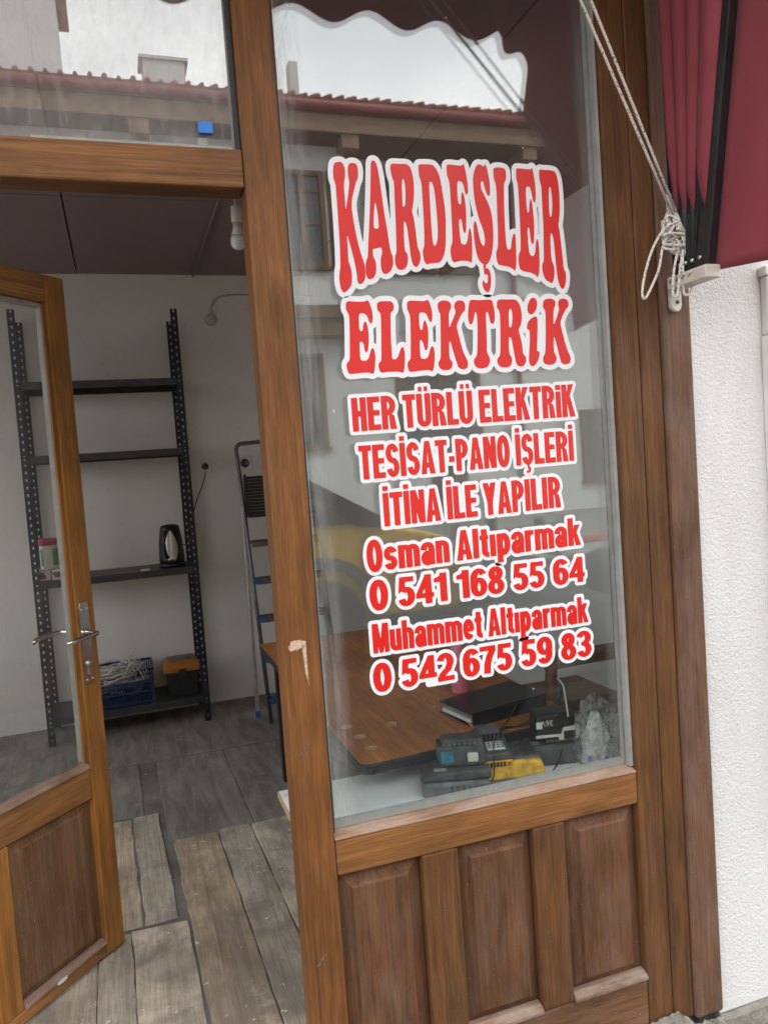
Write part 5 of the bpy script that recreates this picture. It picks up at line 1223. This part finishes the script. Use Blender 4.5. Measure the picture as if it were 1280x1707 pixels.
def cords():
    m = MB()
    m.tube(cat_rom([(.875, .245, BZ+.05), (.90, .275, BZ+.085), (.945, .285, BZ+.080), (.985, .262, BZ+.10), (1.01, .29, BZ+.125), (1.08, .33, .80), (1.13, .36, .815), (1.17, .42, .83), (1.2, .5, .70)], 6), .0035, 7)
    tag(m.build('power_cord', M['cable_black']), 'black power cord running over the table edge behind the batteries', 'cord')
    m = MB()
    m.tube(cat_rom([(.79, .150, BZ+.004), (.800, .135, BZ+.03), (.805, .14, BZ+.085), (.825, .17, BZ+.105), (.87, .225, BZ+.105), (.915, .262, BZ+.115), (.955, .285, BZ+.15)], 6), .0016, 6)
    tag(m.build('thin_cable', M['cable_black']), 'thin dark cable looping over the yellow charger', 'cable')
    m = MB()
    m.tube(cat_rom([(.93, .262, BZ+.075), (.908, .18, BZ+.075), (.897, .130, BZ+.05), (.91, .118, BZ+.012), (.945, .125, BZ+.006), (.985, .148, BZ+.02), (1.01, .165, BZ+.045)], 6), .0022, 6)
    tag(m.build('looped_cable', M['cable_black']), 'black cable loop hanging between the yellow and the black charger', 'cable')
    m = MB(); m.tube(cat_rom([(1.045, .185, BZ+.120), (1.0435, .188, BZ+.155), (1.040, .190, BZ+.195), (1.036, .192, BZ+.208), (1.026, .195, BZ+.222)], 5), [.0022]*21, 6)
    tag(m.build('cable_tie', M['white']), 'white plastic cable tie standing up behind the plastic bag', 'cable tie')
cords()
def bag():
    rnd = random.Random(5); m = MB(); cx, cy = 1.118, .155
    prof = [(0, .056), (.02, .068), (.05, .074), (.085, .072), (.115, .070), (.14, .060), (.165, .040), (.18, .012)]
    nu, nv = 72, 44
    from mathutils import noise as mn
    def fn(u, v):
        k = v*(len(prof)-1); i = min(len(prof)-2, int(k)); t = k-i; z = prof[i][0]+(prof[i+1][0]-prof[i][0])*t; r = prof[i][1]+(prof[i+1][1]-prof[i][1])*t
        a = 2*math.pi*u; p = Vector((math.cos(a)*1.1, math.sin(a)*1.1, v*2.4))
        d = mn.turbulence(p*1.5, 5, True)*.55+abs(mn.noise(p*5.3))*.35
        r *= .78+.5*d
        return (min(1.1, cx+r*math.cos(a)*.92+.008*v) if False else cx-.018+r*math.cos(a)*.82+.010*v, cy+r*math.sin(a)*.80, BZ+.0008+z*(.94+.12*mn.noise(p*2)))
    m.grid(fn, nu, nv, sm=False)
    b = thing('plastic_bag', 'crumpled clear plastic bag in the right corner of the window', 'plastic bag', (cx, cy, BZ))
    m.build('bag_film', M['bag'], b)
    m = MB()
    def wrapf(u, v):
        a = 2*math.pi*u; r = (.045-.034*v*v)*(.8+.45*abs(mn.noise(Vector((math.cos(a)*1.5, math.sin(a)*1.5, v*3)))))
        return (cx-.012+r*math.cos(a), cy+r*.8*math.sin(a), BZ+.004+.128*v)
    m.grid(wrapf, 40, 20, sm=False); m.build('wrapped_paper', M['wrap'], b)
    m = MB(); m.grid(lambda u, v: (cx-.025+.032*u, cy-.050+.004*math.sin(3*u), BZ+.008+.022*v*math.sin(math.pi*min(1, .25+u))), 8, 5); m.grid(lambda u, v: (cx-.062+.012*u, cy-.038, BZ+.004+.03*v), 3, 4); m.build('print', M['bag_print'], b)
bag()

# ------------------------------------------------------------------ across the street
YW = -15.0
def house():
    h = thing('street_house', 'white two storey house with brown wooden eaves and windows across the street', 'house', (6, YW, .1))
    m = MB(); m.box(-14, 24, YW-8, YW, .101, 9.3); m.build('wall', M['house'], h)
    m = MB(); m.box(-14, 5.05, YW+.004, YW+.55, 4.98, 8.295); m.build('upper_bay', M['house'], h)
    m = MB(); m.box(-14, 5.09, YW+.004, YW+.62, 4.72, 4.975); m.box(-14, 5.06, YW+.005, YW+.5, 4.36, 4.715); m.build('bay_beam', M['house_wood'], h)
    m = MB(); m.box(-15, 25, YW+.006, YW+1.20, 8.30, 8.34); m.build('soffit', M['soffit'], h)
    m = MB(); m.box(-15, 25, YW+1.201, YW+1.25, 8.305, 8.66); m.build('fascia', M['fascia'], h)
    m = MB(); m.tube([(-15, YW+1.35, 8.77), (25, YW+1.35, 8.77)], .095, 12); m.build('gutter', M['gutter'], h)
    m = MB()
    m.add([(-15, YW+1.36, 8.92), (25, YW+1.36, 8.92), (25, YW-4, 10.9), (-15, YW-4, 10.9), (-15, YW+1.2, 8.70), (25, YW+1.2, 8.70), (25, YW-4, 10.6), (-15, YW-4, 10.6)], [(0, 1, 2, 3), (7, 6, 5, 4), (0, 4, 5, 1), (2, 6, 7, 3), (1, 5, 6, 2), (0, 3, 7, 4)])
    n = 160
    for i in range(n):
        x = -15+40*(i+.5)/n; m.tube([(x, YW+1.38, 8.935+.012*math.sin(i*1.7)), (x, YW+.9, 9.12)], .045+.008*math.sin(i*2.3), 8)
    rf = m.build('roof', M['tile'], h)
    m = MB(); m.box(3.95, 4.12, YW+.6, YW+.9, 8.9, 9.80); m.build('chimney', M['house_dim'], rf)
    m = MB(); m.box(1.10, 1.88, YW+.35, YW+.9, 8.9, 9.56); m.box(1.03, 1.95, YW+.3, YW+.95, 9.561, 9.62); m.build('chimney', M['house_dim'], rf)
    for x in [.91+4.12*i for i in range(-3, 6)]:
        m = MB(); m.box(x-.18, x+.18, YW+.90, YW+1.199, 8.03, 8.298); m.box(x-.12, x+.12, YW+.01, YW+.899, 8.16, 8.298); m.build('rafter_end', M['fascia'], h)
    def window(x0, x1, z0, z1, y, bars=2):
        m = MB(); w = .10
        m.box(x0, x0+w, y, y+.09, z0, z1); m.box(x1-w, x1, y, y+.09, z0, z1); m.box(x0+w, x1-w, y, y+.09, z1-w, z1); m.box(x0+w, x1-w, y, y+.09, z0, z0+w)
        xm = (x0+x1)/2; m.box(xm-.04, xm+.04, y, y+.08, z0+w, z1-w)
        for k in range(1, bars+1):
            z = z0+(z1-z0)*k/(bars+1)+.25; 
            if z < z1-.2: m.box(x0+w, x1-w, y, y+.07, z-.025, z+.025)
        m.box(x0-.05, x1+.05, y, y+.14, z0-.06, z0-.002)
        f = m.build('window', M['house_wood'], h)
        m = MB(); m.box(x0+w, x1-w, y+.02, y+.03, z0+w, z1-w); m.build('pane', M['glass_far'], f)
    yb = YW+.551; yw = YW+.001
    for x in (-12.2, -9.6, -7.0, -4.4, -1.6, 1.2): window(x, x+1.1, 5.85, 7.75, yb)
    window(3.55, 4.55, 5.75, 7.75, yb)
    m = MB(); m.box(3.30, 3.46, yb, yb+.05, 5.75, 7.75); m.box(4.64, 4.80, yb, yb+.05, 5.75, 7.75); m.build('shutter', M['house_wood'], h)
    for x0, x1 in ((6.15, 7.2), (7.35, 8.4), (10.0, 11.1), (12.4, 13.5), (15.2, 16.3)): window(x0, x1, 5.85, 7.9, yw)
    for x0, x1, z0, z1 in ((3.3, 4.42, 2.0, 4.05), (6.1, 8.15, 1.9, 3.55), (10.85, 12.3, .80, 2.55), (13.6, 15.2, .8, 2.6), (-2, -.6, 1.9, 3.9), (.6, 2.0, 1.9, 3.9)): window(x0, x1, z0, z1, yw, 2)
    m = MB(); m.box(6.82, 7.7, yw, yw+.08, .102, 1.55); m.build('door', M['house_wood'], h, bevel=.01)
    m = MB(); m.tube([(9.15, YW+.12, 8.5), (9.15, YW+.12, .12)], .06, 10); m.build('downpipe', M['gutter'], h)
    m = MB(); m.box(-14, 24, YW+.0012, YW+.02, 4.50, 4.56); m.build('string_course', M['house_dim'], h)
house()
def tower_house():
    t = thing('tall_house', 'tall grey rendered house rising behind the eaves of the opposite house', 'house', (-6, -24, 0))
    m = MB(); m.box(-14, -.62, -27, -23.5, 0, 17); m.build('wall', M['house_dim'], t)
    m = MB(); m.box(-14.4, -.3, -27.4, -23.1, 17.001, 17.35); m.build('roof', M['tile'], t)
tower_house()

def wheel(parent, x, y, z, r, w):
    m = MB(); m.lathe([(r*.62, -w/2), (r*.93, -w/2), (r, -w*.36), (r, w*.36), (r*.93, w/2), (r*.62, w/2)], (x, y, z), 28, 'y'); wh = m.build('wheel', M['tyre'], parent)
    m = MB(); m.lathe([(.02, -w*.42), (r*.30, -w*.42), (r*.45, -w*.30), (r*.60, -w*.40), (r*.60, w*.40), (r*.45, w*.30), (.02, w*.42)], (x, y, z), 20, 'y'); m.build('rim', M['alu'], wh)
def van():
    v = thing('parked_van', 'yellow van with black windows parked on the street opposite the shop', 'van', (0, -5.1, 0))
    y0, y1 = -5.95, -4.25
    prof = [(-2.05, .32), (-2.12, .7), (-2.10, 1.55), (-1.95, 1.80), (-1.2, 1.86), (.55, 1.84), (.80, 1.74), (1.85, 1.10), (2.05, 1.04), (2.50, .90), (2.68, .76), (2.72, .42), (2.60, .30)]
    m = MB(); n = len(prof); L = []
    ys = [(y0, .0), (y0+.10, 1.0), (y1-.10, 1.0), (y1, .0)]
    def ring(y, inset):
        cx, cz = .3, .95; o = []
        for x, z in prof:
            k = 1-inset*.05*(1 if z > 1.0 else .45)
            o.append((cx+(x-cx)*k, y, z if z < .9 else cz+(z-cz)*(1-inset*.06)))
        return o
    rs = [ring(y0, 1.0), ring(y0+.12, .15), ring(y0+.3, 0), ring(y1-.3, 0), ring(y1-.12, .15), ring(y1, 1.0)]
    vs = [p for r_ in rs for p in r_]
    fs = [(i*n+k, i*n+(k+1) % n, (i+1)*n+(k+1) % n, (i+1)*n+k) for i in range(5) for k in range(n)]+[tuple(range(n))[::-1], tuple(5*n+k for k in range(n))]
    m.add(vs, fs, 0, False); m.build('body', M['van'], v, bevel=.03, seg=2)
    m = MB(); m.add([(.84, y0+.22, 1.745), (1.84, y0+.16, 1.13), (1.84, y1-.16, 1.13), (.84, y1-.22, 1.745), (.80, y0+.22, 1.69), (1.78, y0+.16, 1.09), (1.78, y1-.16, 1.09), (.80, y1-.22, 1.69)], [(0, 1, 2, 3), (7, 6, 5, 4), (0, 4, 5, 1), (1, 5, 6, 2), (2, 6, 7, 3), (3, 7, 4, 0)]); m.build('windscreen', M['van_glass'], v)
    for s in (1, -1):
        Y = y1+.004 if s > 0 else y0-.004
        def sheetp(poly, nm, mat, d=.018):
            m = MB(); m.prism(poly, min(Y, Y+s*d), max(Y, Y+s*d), 'y'); return m.build(nm, mat, v, bevel=.004)
        sheetp([(-.30, 1.12), (1.30, 1.08), (1.72, 1.06), (.86, 1.60), (.66, 1.68), (-.30, 1.70)], 'side_window', M['van_glass'])
        sheetp([(-1.9, 1.12), (-.40, 1.12), (-.40, 1.70), (-1.82, 1.68)], 'side_window', M['van_glass'])
        # black pillar and sill line
        sheetp([(.70, 1.745), (.82, 1.76), (2.02, 1.06), (1.88, 1.02), (1.74, 1.05)], 'pillar_trim', M['black'], .03)
        arch = [(1.42+.47*math.cos(R(a)), .36+.47*math.sin(R(a))) for a in range(0, 181, 12)]+[(1.42+.375*math.cos(R(a)), .36+.375*math.sin(R(a))) for a in range(180, -1, -12)]
        sheetp(arch, 'wheel_arch', M['dark_grey'], .05)
        sheetp([(x-2.75, z) for x, z in arch], 'wheel_arch', M['dark_grey'], .05)
        sheetp([(-.85, .34), (.92, .34), (.92, .52), (-.85, .52)], 'sill_trim', M['dark_grey'], .03)
        for dx in (0, -2.75): wheel(v, 1.42+dx, (y1-.02 if s > 0 else y0+.02), .325, .325, .20)
        m = MB(); m.lathe([(.02, 0), (.09, .02), (.11, .09), (.10, .16), (.03, .19)], (1.34, Y+s*.13, 1.10), 14, 'z'); m.tube([(1.36, Y, 1.12), (1.34, Y+s*.12, 1.15)], .03, 8); m.build('mirror', M['black'], v)
        m = MB(); m.tube([(.30, Y+s*.02, .98), (.30, Y+s*.045, .985), (.48, Y+s*.045, .985), (.48, Y+s*.02, .98)], .012, 8); m.build('handle', M['black'], v)
        m = MB(); m.prism([(2.02, .93), (2.47, .80), (2.62, .70), (2.55, .66), (2.30, .74)], min(Y-s*.10, Y+s*.012), max(Y-s*.10, Y+s*.012), 'y'); m.build('headlight', M['lamp_clear'], v, bevel=.01)
    m = MB(); m.box(2.55, 2.80, y0+.08, y1-.08, .28, .56); m.build('bumper', M['dark_grey'], v, bevel=.06, seg=3)
    m = MB(); m.tube([(1.92, -4.6, 1.13), (1.55, -4.9, 1.335)], .012, 6); m.tube([(1.92, -5.3, 1.13), (1.55, -5.6, 1.335)], .012, 6); m.build('wiper', M['black'], v)
van()
def scooter():
    s = thing('motor_scooter', 'dark grey motor scooter parked on the street near the shop window', 'scooter', (2.5, -2.25, 0))
    Y = -2.25
    for x in (1.83, 3.02): wheel(s, x, Y, .25, .25, .11)
    m = MB(); m.prism([(2.45, .34), (2.62, .62), (2.80, .70), (3.22, .76), (3.36, .70), (3.10, .50), (3.2, .36), (2.8, .30)], Y-.16, Y+.16, 'y')
    m.prism([(2.02, .24), (2.62, .24), (2.62, .32), (2.02, .32)], Y-.20, Y+.20, 'y')
    m.prism([(1.86, .78), (1.98, .98), (2.10, .96), (2.16, .30), (2.02, .26), (1.97, .55)], Y-.22, Y+.22, 'y')
    m.prism([(1.55, .52), (1.83, .56), (2.02, .44), (1.99, .40), (1.83, .51), (1.58, .47)], Y-.07, Y+.07, 'y'); m.build('body', M['scoot'], s, bevel=.045, seg=3)
    m = MB(); m.tube(cat_rom([(2.52, Y, .72), (2.60, Y, .80), (2.85, Y, .815), (3.10, Y, .86), (3.3, Y, .85)], 5), [.06]+[.13]*19+[.09], 12); m.build('seat', M['black'], s)
    m = MB(); m.tube([(1.83, Y, .26), (2.0, Y, .88), (2.03, Y, 1.0)], .035, 10); m.build('fork', M['alu_dark'], s)
    m = MB(); m.tube(cat_rom([(2.16, Y-.32, .98), (2.06, Y-.18, 1.0), (2.03, Y, .99), (2.06, Y+.18, 1.0), (2.16, Y+.32, .98)], 5), .016, 8); m.build('handlebar', M['black'], s)
    for q in (-1, 1):
        m = MB(); m.tube([(2.08, Y+q*.2, 1.0), (2.06, Y+q*.26, 1.10)], .007, 6); m.lathe([(.005, -.012), (.05, -.008), (.052, .008), (.005, .012)], (2.06, Y+q*.28, 1.13), 14, 'x'); m.build('mirror', M['black'], s)
    m = MB(); m.lathe([(.001, -.04), (.05, -.03), (.065, .01), (.06, .05)], (1.90, Y, .86), 16, 'x'); m.build('headlight', M['lamp_clear'], s)
M['scoot'] = plain('dark_grey_paint', (.045, .046, .05), .3, var=.15)
scooter()
